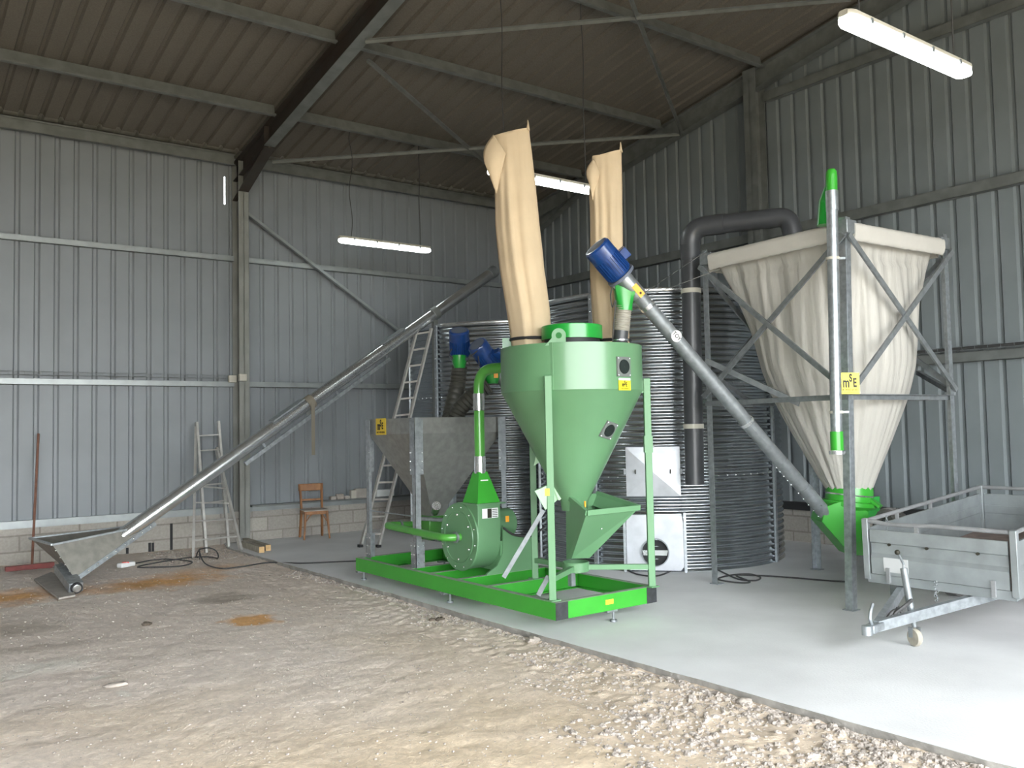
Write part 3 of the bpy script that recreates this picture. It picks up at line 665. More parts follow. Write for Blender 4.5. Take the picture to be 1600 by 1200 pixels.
# feed trough
nb, rb, lb, bb_ = at(917, 801.5, 7.62), at(999, 793, 7.9), at(884, 773, 8.0), at(933, 771, 8.35)
low = [DC + V((0, 0, 0.475)) + v for v in (LD(-0.085, -0.09), LD(0.10, -0.085), LD(0.10, 0.09), LD(-0.11, 0.06))]
low[0] = at(893, 873, 7.95); low[1] = at(921, 872, 8.0); low[3] = at(885, 874, 8.03); low[2] = at(915, 870, 8.12)
mb = MB(); rim = [nb, rb, bb_, lb]; cen = (nb + rb + bb_ + lb) / 4
mb.loft([low, rim]); mb.loft([[p + (cen - p) * 0.02 for p in rim], [p + (cen.lerp(low[0], 0.6) - p) * 0.3 for p in rim]])
tro = mb.build('feed_trough', M['sage'], t, smooth=False)
mb = MB()
for a, b in ((nb, rb), (rb, bb_), (lb, nb)): mb.bar(a, b, 0.03, 0.045, up=(0, 0, 1))
mb.build('trough_lip', M['sage_d'], tro)
MB().box(at(914, 788, 7.78), (0.012, 0.012, 0.055)).build('warning_sticker', M['orange'], tro)
MB().ball(at(940, 826, 7.78), 0.008, 6).build('bolt_head', M['zinc'], tro)
for k in range(5): MB().box(at(889 + (k % 2) * 3, 797 + k * 2.2, 7.98), (0.01, 0.01, 0.006)).build('stamped_mark', M['silver'], tro)
# pale slide box behind the front leg and small pointer above
o0 = at(855, 775, 8.05); ux = (at(880, 783, 8.05) - at(868, 757, 8.05)).normalized(); uy = (at(855, 760, 8.05) - at(833, 777, 8.05)).normalized()
corner = [at(835, 768, 8.0), at(872, 754, 8.0), at(881, 776, 8.0), at(853, 799, 8.0)]
corner = [at(835, 767, 8.0), at(862, 755, 8.0), at(873, 780, 8.0), at(852, 797, 8.0)]
mb = MB().prism(corner, FWD, 0.10); sb = mb.build('slide_box', M['pale'], t, bevel=0.004)
MB().prism([at(862, 757, 7.97), at(868, 751, 7.97), at(882, 776, 7.97), at(873, 782, 7.97)], FWD, 0.14).build('slide_cover', M['pale'], sb)
MB().prism([at(834, 728, 8.2), at(838, 709, 8.2), at(845, 721, 8.2)], FWD, 0.03).build('pointer_plate', M['pale'], t)
MB().box(at(855, 769, 7.36), (0.04, 0.012, 0.06), (RGT, FWD, U)).build('warning_sticker', M['orange'], t)
# inspection windows
def surf_window(px, py, D, nrm, w, h, tilt=0):
    c = at(px, py, D); nrm = V(nrm).normalized(); x = V((0, 0, 1)).cross(nrm).normalized(); y = nrm.cross(x)
    x2 = x * math.cos(tilt) + y * math.sin(tilt); y2 = -x * math.sin(tilt) + y * math.cos(tilt)
    f = MB().box(c, (w, h, 0.02), (x2, y2, nrm)).build('inspection_window', M['frame_grey'], t, bevel=0.003)
    MB().lathe([(w * 0.38, 0), (w * 0.36, 0.006), (0.001, 0.006)], c + nrm * 0.011, nrm, 32).build('pane', M['window_dark'], f)
    dots(f, 'screw', [c + x2 * (i * w * .42) + y2 * (j * h * .42) + nrm * 0.011 for i in (-1, 1) for j in (-1, 1)], 0.006)
def drum_pt(px, z):                                           # point of the drum wall seen at px
    best = None
    for k in range(720):
        a = 2 * PI * k / 720; nrm = V((math.cos(a), math.sin(a), 0)); p = DC + nrm * DR + V((0, 0, z))
        if nrm.dot(p - EYE) >= 0: continue
        c = ROT.transposed() @ (p - EYE); x = CXP + F_PX * c.x / -c.z
        if best is None or abs(x - px) < best[0]: best = (abs(x - px), p, nrm)
    return best[1], best[2]
p, nn = drum_pt(974, 2.2); D_ = p.dot(FWD); surf_window(974, 573, D_, nn, 0.165, 0.17)
p, nn = drum_pt(976, 2.06); D_ = p.dot(FWD); c = at(976, 602, D_ - 0.004); xx = V((0, 0, 1)).cross(nn).normalized()
MB().box(c, (0.15, 0.004, 0.085), (xx, nn, U)).build('maker_plate', M['yellow'], t)
MB().box(c + U * 0.052, (0.15, 0.004, 0.018), (xx, nn, U)).build('white_strip', M['white'], t)
for ch_, off, up_ in (('m', -0.022, -0.002), ('S', 0.0, 0.012), ('E', 0.02, -0.002)):
    text_mesh(ch_, 'maker_letter', M['ink'], t, c + nn * 0.004 + xx * off + U * (0.008 + up_), xx, U, 0.05, sx=0.75, bold=0.0015)
text_mesh('04 74 92 05 85', 'maker_phone', M['ink'], t, c + nn * 0.004 - U * 0.03, xx, U, 0.014)
# cone window
zc = zpix(at(951, 672, 7.75), 672); 
rr = 0.125 + (DR - 0.135) * (1.62 - 1.02) / (DB - 1.02)
best = None
for k in range(720):
    a = 2 * PI * k / 720; h_ = V((math.cos(a), math.sin(a), 0)); 
    for zz in (1.60, 1.64, 1.68, 1.72):
        r_ = 0.125 + (DR - 0.135) * (zz - 1.02) / (DB - 1.03); p = DC + h_ * r_ + V((0, 0, zz)); c = ROT.transposed() @ (p - EYE); x = CXP + F_PX * c.x / -c.z; y = CYP - F_PX * c.y / -c.z
        if h_.dot(p - EYE) < 0 and (best is None or math.hypot(x - 951, y - 672) < best[0]): best = (math.hypot(x - 951, y - 672), p, h_)
cn = V((best[2].x, best[2].y, -0.52)).normalized(); surf_window(951, 672, best[1].dot(FWD) - 0.01, cn, 0.155, 0.155, -0.25)
# lifting lugs, lid
def lug(px, py, D, sc=1.0):
    c = at(px, py, D); pts = []
    for k in range(13): a = -0.1 * PI + 1.2 * PI * k / 12; pts.append(c + RGT * (0.062 * sc * math.cos(a)) + U * (0.062 * sc * math.sin(a)))
    pts += [c - RGT * 0.12 * sc - U * 0.085, c + RGT * 0.06 * sc - U * 0.085]
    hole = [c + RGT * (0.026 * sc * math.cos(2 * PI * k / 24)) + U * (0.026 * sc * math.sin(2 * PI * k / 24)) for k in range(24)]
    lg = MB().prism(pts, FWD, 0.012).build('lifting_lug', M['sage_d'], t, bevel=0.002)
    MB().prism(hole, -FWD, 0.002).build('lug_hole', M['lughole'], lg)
lug(873, 524, 7.44)
MB().box(at(793, 541, 8.6), (0.10, 0.02, 0.16), (RGT, FWD, U)).build('lifting_lug', M['green2'], t)
lc = LD(0.53, 7.98); lz = DT - 0.01
MB().lathe([(0.25, 0), (0.25, 0.10)], lc + V((0, 0, lz)), n=48, capb=True).build('inlet_neck', M['black'], t)
MB().lathe([(0.275, 0.08), (0.275, 0.20), (0.27, 0.205)], lc + V((0, 0, lz)), n=64, capb=True).build('inlet_cap', M['green2'], t)

# ================================================================== CLOTH FILTER BAGS
def bag(name_label, base, zb, path, wtop, seed, flap, hookdir=1):
    t = thing('filter_bag', name_label, 'filter bag', base + V((0, 0, zb)), 'cloth filter bags on the mixer')
    n = 64; loops = []; N = 40
    for i in range(N + 1):
        u = i / N; q = u * (len(path) - 1); k = min(int(q), len(path) - 2); f = q - k
        c = path[k][0].lerp(path[k + 1][0], f); w = path[k][1] * (1 - f) + path[k + 1][1] * f; th = path[k][2] * (1 - f) + path[k + 1][2] * f
        L = []
        for j in range(n):
            a = 2 * PI * j / n
            fold = 1 + (0.16 * math.sin(a * 6 + seed + u * 1.4) + 0.20 * abs(math.sin(a * 4.5 + seed * 2 - u * 1.1)) + 0.10 * math.sin(a * 13 + u * 2.2)) * min(1, (1 - u) * 2.5) * (0.35 + 0.65 * u) * (1.0 if math.cos(a) < 0.4 else 0.35)
            x = w * math.cos(a); y = th * math.sin(a) * fold
            z = 0
            if i == N: z = 0.035 * (math.cos(a) + 0.0) * hookdir
            L.append(c + RGT * (x * (1 + 0.03 * mnoise.noise(V((u * 5, a, seed)))) + 0.003 * math.sin(u * 9 + seed)) + FWD * (y + 0.01 * math.sin(u * 7 + seed)) + U * z)
        loops.append(L)
    MB().loft(loops, False, True).build('sleeve', M['cloth'], t, angle=80)
    # band around the foot
    p0 = path[0]; ring = [p0[0] + RGT * ((p0[1] + 0.012) * math.cos(2 * PI * k / 40)) + FWD * ((p0[2] + 0.012) * math.sin(2 * PI * k / 40)) + U * 0.115 for k in range(41)]
    MB().tube(ring, 0.014, 8).build('clamp_band', M['black'], t)
    # folded flap and tie corner
    if flap:
        m = 10; grid = []
        for i in range(m + 1):
            a, b = flap[0].lerp(flap[1], i / m), flap[3].lerp(flap[2], i / m)
            for j in range(m + 1):
                p = a.lerp(b, j / m); grid.append(p - FWD * (0.05 * math.sin(PI * j / m) * (0.3 + 0.7 * math.sin(PI * i / m))) - RGT * (0.045 * math.sin(PI * i / m) * (1 - j / m)))
        mb = MB().add(grid, [(i * (m + 1) + j, i * (m + 1) + j + 1, (i + 1) * (m + 1) + j + 1, (i + 1) * (m + 1) + j) for i in range(m) for j in range(m)])
        o = mb.build('folded_flap', M['cloth'], t, angle=80); sm = o.modifiers.new('thick', 'SOLIDIFY'); sm.thickness = 0.004
    tp = path[-1][0] + RGT * (path[-1][1] * 0.93) + U * 0.01
    MB().tube([tp, tp + U * 0.06 + RGT * 0.002, tp + U * 0.10], 0.015, 8, radii=[0.02, 0.008, 0.004]).build('tie_corner', M['cloth'], t)
    return t
D1 = 8.2
pb = [(at(831, 538, D1), 0.185, 0.18), (at(826, 490, D1), 0.20, 0.17), (at(816, 420, D1), 0.208, 0.16), (at(809, 350, D1), 0.205, 0.14), (at(805, 290, D1), 0.19, 0.11), (at(802, 240, D1), 0.175, 0.08), (at(799, 206, D1), 0.168, 0.045)]
zb = DT - 0.01; pb[0][0].z = zb
bag('taller cream cloth sleeve bag standing on the left of the mixer top', V((pb[0][0].x, pb[0][0].y, 0)), zb, pb, 0.1, 0.5,
    [at(771, 210, 8.12), at(757, 255, 8.1), at(776, 305, 8.15), at(790, 240, 8.05)], 1)
D2 = 8.5
pb = [(at(957, 545, D2), 0.16, 0.15), (at(954, 500, D2), 0.175, 0.15), (at(948, 430, D2), 0.16, 0.14), (at(947, 350, D2), 0.155, 0.13), (at(946, 300, D2), 0.16, 0.11), (at(948, 262, D2), 0.15, 0.08), (at(949, 240, D2), 0.14, 0.04)]
pb[0][0].z = zb
bag('smaller cream cloth sleeve bag behind the blue auger motor', V((pb[0][0].x, pb[0][0].y, 0)), zb, pb, 0.1, 2.1,
    [at(927, 248, 8.45), at(920, 285, 8.4), at(928, 325, 8.45), at(937, 270, 8.42)], 1)

# ================================================================== MOTORS AND AUGERS
def motor(parent, p, d, r=0.11, L=0.34, box_dir=None, bare=False):
    p, d = V(p), V(d).normalized(); x, y, z = frame_from(d)
    body = MB().lathe([(r * 0.9, 0), (r * 0.94, 0.01), (r * 0.94, L * 0.68), (r * 0.94, L * 0.7)], p, d, 40, capa=True, capb=True).build('motor_body', M['blue'], parent)
    mb = MB()
    for k in range(28):
        a = 2 * PI * k / 28; q = x * math.cos(a) + y * math.sin(a); mb.bar(p + d * (L * 0.08) + q * (r * 0.97), p + d * (L * 0.64) + q * (r * 0.97), 0.004, 0.016, up=q)
    mb.build('cooling_fins', M['blue'], body)
    fc = MB().lathe([(r * 1.02, L * 0.62), (r * 1.03, L * 0.95), (r * 0.93, L), (r * 0.7, L + 0.002)], p, d, 40).build('fan_cover', M['blue'], parent)
    MB().lathe([(r * 0.93, L - 0.002), (r * 0.72, L + 0.003), (0.001, L + 0.003)], p, d, 40).build('fan_grille', M['bluegrey'], fc)
    MB().lathe([(r * 1.12, -0.015), (r * 1.12, 0.012)], p, d, 32, capa=True, capb=True).build('flange', M['bluegrey'], parent)
    b = V(box_dir) if box_dir else x; b = (b - d * b.dot(d)).normalized()
    MB().box(p + d * (L * 0.38) + b * (r + 0.03), (0.09, 0.10, 0.075), (d.cross(b), d, b)).build('terminal_box', M['blue'], parent, bevel=0.008)
# right auger: from the fabric silo up to the mixer
A0 = at(1290, 803, 9.05); A1 = at(986, 449, 8.12)
ad = (A1 - A0).normalized()
t = thing('screw_auger', 'grey auger tube with a blue motor slanting from the fabric silo up to the mixer', 'auger', (A0.x, A0.y, 0), 'screw augers')
MB().tube([A0, A1 + ad * 0.12], 0.068, 32).build('tube', M['galv_dull'], t)
MB().tube([A1 + ad * (-0.10), A1 + ad * 0.14], 0.082, 32).build('tube_head', M['galv'], t)
motor(t, A1 + ad * 0.15, ad, 0.125, 0.36, RGT + U * 0.3)
for f in (0.43, 0.925):
    p = A0.lerp(A1, f); MB().tube([p - ad * 0.018, p + ad * 0.018], 0.076, 28).build('clamp_band', M['zinc'], t)
for f0, f1 in ((0.02, 0.13), (0.17, 0.25)):
    a, b = A0.lerp(A1, f0), A0.lerp(A1, f1); MB().tube([a, b], 0.071, 28).build('inspection_sleeve', M['galv_dull'], t)
    for k in range(5): c = a.lerp(b, k / 4) - RGT * 0.05 - U * 0.06 - FWD * 0.03; MB().ball(c, 0.009, 6).build('sleeve_bolt', M['zinc'], t)
p = A0.lerp(A1, 0.985); nrm = (-FWD + RGT * 0.15 + U * 0.1); nrm = (nrm - ad * nrm.dot(ad)).normalized(); sx_ = ad.cross(nrm)
MB().box(p + nrm * 0.083, (0.06, 0.13, 0.004), (sx_, ad, nrm)).build('warning_sticker', M['orange'], t)
MB().box(p + nrm * 0.086 - ad * 0.03, (0.02, 0.02, 0.003), (sx_, ad, nrm)).build('sticker_symbol', M['ink'], t)
p = A0.lerp(A1, 0.80) 
MB().lathe([(0.055, 0), (0.05, 0.003), (0.001, 0.003)], p + nrm * 0.066, nrm, 28).build('maker_badge', M['white'], t)
text_mesh('TOY', 'badge_letters', M['ink'], t, p + nrm * 0.071, -ad, sx_ * -1 if sx_.z < 0 else sx_, 0.055, sx=0.9, bold=0.001)
# outlet
oc = at(975, 462, 8.14)
mb = MB(); q0 = [oc + RGT * a + FWD * b + U * c for a, b, c in ((-0.10, -0.09, 0.11), (0.10, -0.09, 0.02), (0.10, 0.09, 0.02), (-0.10, 0.09, 0.11))]
def ringpts(c, r, n, rot=0): return [c + RGT * (r * math.cos(2 * PI * k / n + rot)) + FWD * (r * math.sin(2 * PI * k / n + rot)) for k in range(n)]
sq = []
for k in range(24):
    a = 2 * PI * k / 24 + PI; m_ = max(abs(math.cos(a)), abs(math.sin(a))); sq.append(oc + RGT * (0.095 * math.cos(a) / m_) + FWD * (0.09 * math.sin(a) / m_) + U * (0.06 - 0.4 * 0.095 * math.cos(a) / m_))
mb.loft([sq, ringpts(oc - U * 0.09, 0.078, 24, PI), ringpts(oc - U * 0.14, 0.075, 24, PI)], True, True); mb.build('outlet_spout', M['green2'], t, angle=50)
h0, h1 = oc - U * 0.06, at(968, 545, 8.16); hp = [h0.lerp(h1, k / 60) for k in range(61)]
mb = MB(); mb.tube([h0.lerp(h1, k / 90) for k in range(8, 56)], 0.07, 24, radii=[0.072 + (0.005 if k % 4 < 2 else -0.001) for k in range(8, 56)]); mb.build('flexible_hose', M['hose'], t)
MB().tube([h0.lerp(h1, 0.58), h1], 0.068, 24).build('hose_sleeve', M['pvc'], t)
MB().tube([h0.lerp(h1, 0.84), h1 + V((0, 0, 0))], 0.073, 24).build('hose_socket', M['black'], t)
q = h0.lerp(h1, 0.82); MB().tube([q - U * 0.006, q + U * 0.006], 0.077, 24).build('hose_clip', M['zinc'], t)
cb = smooth_path([at(957, 448, 8.05), at(954, 462, 8.02), at(957, 480, 8.02), at(962, 470, 8.05), at(959, 505, 8.06), at(957, 530, 8.08)], 6); MB().tube(cb, 0.006, 6).build('power_cable', M['cable'], t)
MB().tube([A1 + U * 0.0 + ad * 0.1, at(958, 449, 8.1)], 0.03, 8).build('motor_bracket', M['galv_dull'], t)
# intake box under the fabric silo
mb = MB(); f0 = [at(1287, 786, 9.0), at(1322, 783, 9.0), at(1340, 880, 9.0), at(1322, 862, 9.0), at(1285, 815, 9.0)]
mb = MB().prism([at(1290, 792, 8.98), at(1314, 783, 8.98), at(1358, 800, 8.98), at(1350, 868, 8.98), at(1330, 868, 8.98), at(1284, 815, 8.98)], FWD, 0.34); mb.build('intake_box', M['green'], t, bevel=0.006)
MB().box(at(1283, 790, 8.9), (0.012, 0.012, 0.012)).build('intake_bolt', M['zinc'], t)
for p0_, p1_ in (((1062, 437), (1104, 417)), ((1030, 452), (1125, 420))): pass
ty = thing('guy_wire', 'thin taut wires between the auger and the top of the fabric silo frame', 'wire', at(1080, 440, 9.0))
MB().tube([at(1000, 462, 8.2), at(1104, 392, 9.45)], 0.004, 6).build('wire', M['zinc'], ty)
MB().tube([at(1000, 467, 8.2), at(1126, 420, 9.4)], 0.004, 6).build('wire', M['zinc'], ty)

# two augers behind the mixer with blue motors
def small_auger(label, mpx, mD, dpx, dD, tube_end, r=0.055, hose=None, spout_at=None):
    base = at(*mpx, mD); tip = at(*dpx, dD); dd = (tip - base).normalized()
    t = thing('screw_auger', label, 'auger', V((tube_end.x, tube_end.y, 0)), 'screw augers')
    motor(t, base, dd, 0.115, (tip - base).length, RGT if mpx[0] > 740 else FWD)
    MB().tube([tube_end, base], r, 24).build('tube', M['galv_dull'], t)
    sp = at(*spout_at, mD - 0.05)
    MB().loft([ringpts(sp + U * 0.08, 0.09, 20), ringpts(sp, 0.085, 20), ringpts(sp - U * 0.07, 0.065, 20)], True, True).build('outlet_spout', M['green2'], t)
    hs = smooth_path([at(*h, hd) for h, hd in hose], 14)
    MB().tube(hs, 0.09, 20, radii=[0.092 + 0.006 * math.sin(k * 2.1) for k in range(len(hs))]).build('flexible_hose', M['hose_d'], t)
    MB().tube([base - dd * 0.02, base + dd * 0.005], 0.13, 24).build('head_flange', M['bluegrey'], t)
    return t
t = small_auger('auger behind the hopper whose blue motor points straight up', (719, 556), 10.4, (717, 516), 10.25, V((7.05, 11.2, 0.35)), 0.055,
            [((718, 572), 10.4), ((715, 600), 10.4), ((706, 640), 10.3), ((700, 668), 10.2)], (718, 566))
t2 = small_auger('auger behind the mixer whose blue motor leans left', (771, 575), 10.2, (745, 538), 10.0, at(890, 760, 10.9), 0.055,
            [((764, 602), 10.1), ((740, 618), 10.1), ((718, 640), 10.1), ((706, 668), 10.1)], (769, 590))
MB().tube(smooth_path([at(746, 548, 9.9), at(733, 560, 9.9), at(735, 570, 9.9), at(748, 571, 9.9), at(747, 556, 9.9)], 6), 0.008, 6).build('power_cable', M['cable'], t2)
MB().tube(smooth_path([at(706, 545, 10.2), at(702, 553, 10.2), at(708, 560, 10.2)], 6), 0.008, 6).build('power_cable', M['cable'], t)
MB().box(at(775, 587, 10.05), (0.05, 0.01, 0.05), (RGT, FWD, U)).build('warning_sticker', M['orange'], t2)

# ================================================================== LONG AUGER ALONG THE LEFT WALL
B1 = at(772, 424, 14.3); Bm = at(212, 822, 10.75); Bf = Bm + (Bm - B1).normalized() * 0.85; bd = (B1 - Bf).normalized()
t = thing('long_screw_auger', 'very long shiny auger tube rising from the floor hopper to the corner silo', 'auger', V((Bf.x, Bf.y, -0.03)))
MB().tube([Bf, B1], 0.088, 32).build('tube', M['galv_bright'], t)
MB().tube([B1 - bd * 0.12, B1 + bd * 0.02], 0.095, 32).build('tube_head', M['galv_dull'], t)
for px, py in ((483, 632), (679, 490)):
    f = (px - 212) / (772 - 212.0); D = 10.75 + (14.3 - 10.75) * f * 0.86
    # nearest point of the axis to that sight line
    best = min((((ROT.transposed() @ (Bf.lerp(B1, k / 400) - EYE)), k) for k in range(401)), key=lambda q: abs(CXP + F_PX * q[0].x / -q[0].z - px)); c = Bf.lerp(B1, best[1] / 400)
    MB().tube([c - bd * 0.05, c + bd * 0.05], 0.10, 24).build('strap', M['rope'] if px < 500 else M['steel'], t)
    if px < 500:
        mb = MB().box(c - V((0, 0.12, 0.36)), (0.05, 0.006, 0.72)); mb.build('hanging_strap_end', M['rope'], t); MB().box(c + V((0, 0, -0.12)), (0.09, 0.02, 0.12)).build('buckle', M['steel'], t)
    else:
        MB().bar(V((c.x, c.y, 0)), V((c.x, c.y, c.z - 0.08)), 0.07).build('support_post', M['steel'], t)
side = V((0, 0, 1)).cross(bd).normalized(); dn = bd.cross(side)
if dn.z > 0: dn = -dn
def axis_at(px):
    best = min((((ROT.transposed() @ (Bf.lerp(B1, k / 800) - EYE)), k) for k in range(801)), key=lambda q: abs(CXP + F_PX * q[0].x / -q[0].z - px)); return Bf.lerp(B1, best[1] / 800)
MB().bar(axis_at(372) + dn * 0.17, axis_at(600) + dn * 0.16, 0.05, 0.05).build('truss_rail', M['galv'], t)
for px in (405, 520): c = axis_at(px); MB().bar(c, c + dn * 0.17, 0.03).build('truss_strut', M['galv'], t)
MB().bar(axis_at(430) - dn * 0.092, axis_at(478) - dn * 0.092, 0.17, 0.02, up=dn).build('joint_plate', M['galv'], t)
MB().bar(axis_at(600) - dn * 0.092, axis_at(634) - dn * 0.092, 0.14, 0.02, up=dn).build('joint_plate', M['galv'], t)
# hopper at the foot
a_, b_, c_, d_ = at(82, 851, 10.0), at(47, 841, 10.75), at(243, 818, 10.9), at(196, 823, 11.5)
f1, f2 = at(118, 906, 10.05), at(99, 886, 10.55)
hp_ = MB(); hp_.add([a_, c_, f1, b_, f2, d_], [(0, 2, 1), (0, 3, 4, 2), (3, 5, 4), (2, 4, 5, 1)])
o = hp_.build('intake_hopper', M['intake'], t, smooth=False, recalc=False); sm = o.modifiers.new('thick', 'SOLIDIFY'); sm.thickness = 0.006
mb = MB()
for p, q in ((a_, b_), (a_, c_), (b_, d_)): mb.bar(p, q, 0.035, 0.02)
mb.build('hopper_rim', M['galv'], o)
MB().bar(f1, c_, 0.05, 0.012, up=(0, 1, 0)).build('bottom_flange', M['galv'], o)
dots(o, 'rivet', [f1.lerp(c_, (k + 0.5) / 9) - FWD * 0.03 for k in range(9)] + [a_.lerp(f1, (k + 0.8) / 5) - FWD * 0.01 for k in range(4)] + [a_.lerp(c_, f) - U * h for f, h in ((.4, .05), (.62, .12), (.76, .05), (.55, .22))], 0.010)
fa, fb = at(96, 887, 10.3), at(119, 918, 9.86); fd_ = (fb - fa).normalized(); sx2 = fd_.cross(U).normalized(); sz2 = sx2.cross(fd_)
MB().box((fa + fb) / 2 - sz2 * 0.0, (0.15, 0.10, (fb - fa).length), (sx2, sz2, fd_)).build('foot_box', M['galv'], t, bevel=0.004)
MB().prism([at(85, 885, 10.35), at(98, 879, 10.35), at(118, 907, 9.95), at(110, 925, 9.9)], RGT * -1, 0.02).build('foot_side', M['hop'], t)
MB().lathe([(0.062, 0), (0.062, 0.03), (0.04, 0.03)], fb, fd_, 32).build('bearing_tyre', M['black'], t)
MB().lathe([(0.044, 0.031), (0.03, 0.036), (0.001, 0.036)], fb, fd_, 24).build('bearing_cap', M['zinc'], t)

# ================================================================== HOPPER ON THE SKID
HX0, HX1, HY0, HY1, HT = 4.74, 5.92, 8.08, 9.18, 1.82
t = thing('feed_hopper', 'square galvanised hopper narrowing to a point, on four tall legs', 'hopper', (5.3, 8.6, ZT))
x0_, x1_, y0_, y1_ = HX0 + .03, HX1 - .03, HY0 + .03, HY1 - .03; zm = HT - 0.17
cxh, cyh = 5.28, 8.6
rect = lambda x0, x1, y0, y1, z: [V((x0, y0, z)), V((x1, y0, z)), V((x1, y1, z)), V((x0, y1, z))]
o = MB().loft([rect(x0_, x1_, y0_, y1_, HT), rect(x0_, x1_, y0_, y1_, zm), rect(cxh - .12, cxh + .12, cyh - .12, cyh + .12, 0.85), rect(cxh - .10, cxh + .10, cyh - .10, cyh + .10, 0.72)]).build('bin', M['hop'], t, smooth=False)
sm = o.modifiers.new('thick', 'SOLIDIFY'); sm.thickness = 0.005
for x, y, sx, sy in ((HX0, HY0, 1, 1), (HX0, HY1, 1, -1), (HX1, HY0, -1, 1), (HX1, HY1, -1, -1)):
    mb = MB(); mb.bb(min(x, x + sx * .065), max(x, x + sx * .065), min(y, y + sy * .004), max(y, y + sy * .004), ZT, HT); mb.bb(min(x, x + sx * .004), max(x, x + sx * .004), min(y, y + sy * .065), max(y, y + sy * .065), ZT, HT)
    leg = mb.build('leg', M['galv'], t)
    mb = MB(); mb.bb(min(x - sx * .004, x + sx * .10), max(x - sx * .004, x + sx * .10), min(y - sy * .004, y), max(y - sy * .004, y), 1.22, HT - .01); mb.bb(min(x - sx * .004, x), max(x - sx * .004, x), min(y - sy * .004, y + sy * .10), max(y - sy * .004, y + sy * .10), 1.22, HT - .01)
    mb.build('gusset', M['galv'], leg)
    mb = MB(); mb.bb(min(x - sx * .006, x + sx * .10), max(x - sx * .006, x + sx * .10), min(y - sy * .006, y), max(y - sy * .006, y), ZT, 0.52); mb.bb(min(x - sx * .006, x), max(x - sx * .006, x), min(y - sy * .006, y + sy * .10), max(y - sy * .006, y + sy * .10), ZT, 0.52)
    mb.build('foot_plate', M['galv'], leg)
    bp_ = []
    for k in range(3):
        for off in (0.02, 0.085): z = 0.30 + k * 0.09; bp_ += [(x + sx * off, y - sy * 0.01, z), (x - sx * 0.01, y + sy * off, z)]
        zz = 1.27 + 0.09 * k; bp_ += [(x + sx * .085, y - sy * 0.006, zz), (x - sx * 0.006, y + sy * .085, zz)]
    dots(leg, 'bolt', bp_, 0.008)
sg = V((HX0 + 0.024, HY0 + 0.78, HT - 0.085)); 
sgn = thing_parent = MB().box(sg, (0.004, 0.23, 0.185)).build('maker_sign', M['amber'], t)
rr_, uu_ = V((0, -1, 0)), V((0, 0, 1)); fr = sg - V((0.004, 0, 0))
for ch_, off, up_ in (('m', -0.045, 0.005), ('S', 0.0, 0.035), ('E', 0.042, 0.005)):
    text_mesh(ch_, 'maker_letter', M['ink'], sgn, fr + rr_ * off + uu_ * up_, rr_, uu_, 0.13 if ch_ == 'm' else 0.10, sx=0.65, bold=0.004)
text_mesh('04 74 92 05 85', 'maker_phone', M['ink'], sgn, fr - uu_ * 0.065, rr_, uu_, 0.03)
MB().tube([(HX0 + .03, HY1, 0.78), (HX0 + .03, HY0, 0.78)], 0.007, 8).build('tie_rod', M['galv'], t)
MB().box((cxh, cyh, 0.60), (0.3, 0.3, 0.26)).build('metering_box', M['green_pipe'], t, bevel=0.01)
MB().tube([(cxh - 0.05, cyh - 0.1, 0.78), (cxh - 0.15, cyh - 0.3, 0.86)], 0.05, 16).build('metering_motor', M['galv_bright'], t)
MB().tube([(cxh - 0.3, cyh - 0.1, 0.72), (cxh + 0.0, cyh - 0.45, 0.70)], 0.022, 12).build('vibrator_arm', M['galv'], t)

# ================================================================== BLOWER (HAMMER MILL) WITH PIPES
t = thing('mill_blower', 'round sage green mill blower with a bright green funnel and pipe on top', 'blower', (5.1, 7.5, ZT))
bc = V((4.92, 7.52, 0.61)); BR = 0.325
mb = MB(); n = 60; W = 0.27
# scroll casing: disc with a tangential neck on its near side
def scroll(x, r):
    pts = []
    for k in range(n + 1):
        a = math.radians(0) + 2 * PI * 0.75 * k / n; pts.append(V((x, bc.y - r * math.cos(a), bc.z - r * math.sin(a))))
    return pts
prof = [V((bc.x, bc.y - BR * math.cos(a), bc.z - BR * math.sin(a))) for a in [2 * PI * 0.70 * k / n for k in range(n + 1)]]
prof += [V((bc.x, bc.y - 0.06, bc.z + BR + 0.0)), V((bc.x, bc.y - 0.06, 0.945)), V((bc.x, bc.y - BR, 0.945))]
mb.prism(prof, (1, 0, 0), W); mb.build('casing', M['sage_d'], t, bevel=0.004)
dsk = MB().lathe([(0.001, 0), (BR + 0.01, 0), (BR + 0.015, 0.014), (BR + 0.0, 0.016)], bc - V((0.016, 0, 0)), (1, 0, 0), 64).build('cover_disc', M['sage_d'], t)
MB().lathe([(BR * 0.78, 0.0), (BR * 0.79, -0.006), (BR * 0.80, 0.0)], bc - V((0.016, 0, 0)), (1, 0, 0), 64).build('cover_ring', M['sage'], dsk)
dots(dsk, 'rim_bolt', [bc + V((-0.022, BR * .93 * math.cos(a), BR * .93 * math.sin(a))) for a in [2 * PI * k / 12 + .2 for k in range(12)]], 0.009)
dots(dsk, 'cover_bolt', [bc + V((-0.024, BR * .68 * math.cos(a), BR * .68 * math.sin(a))) for a in [2 * PI * k / 6 + .5 for k in range(6)]], 0.013)
yn = bc.y - BR; nk = (yn + bc.y - 0.06) / 2; xn = bc.x + W / 2
MB().box((xn, nk, 0.95), (W + 0.08, (bc.y - 0.06 - yn) + 0.08, 0.014)).build('neck_flange', M['sage'], t)
PB = V((xn - 0.015, nk - 0.01, 0))
mb = MB(); hw_ = (bc.y - 0.06 - yn) / 2
mb.loft([[V((xn + a * W / 2, nk + b * hw_, 0.957)) for a, b in ((-1, -1), (1, -1), (1, 1), (-1, 1))], [V((PB.x + a * .052, PB.y + b * .052, 1.26)) for a, b in ((-1, -1), (1, -1), (1, 1), (-1, 1))]], True, True)
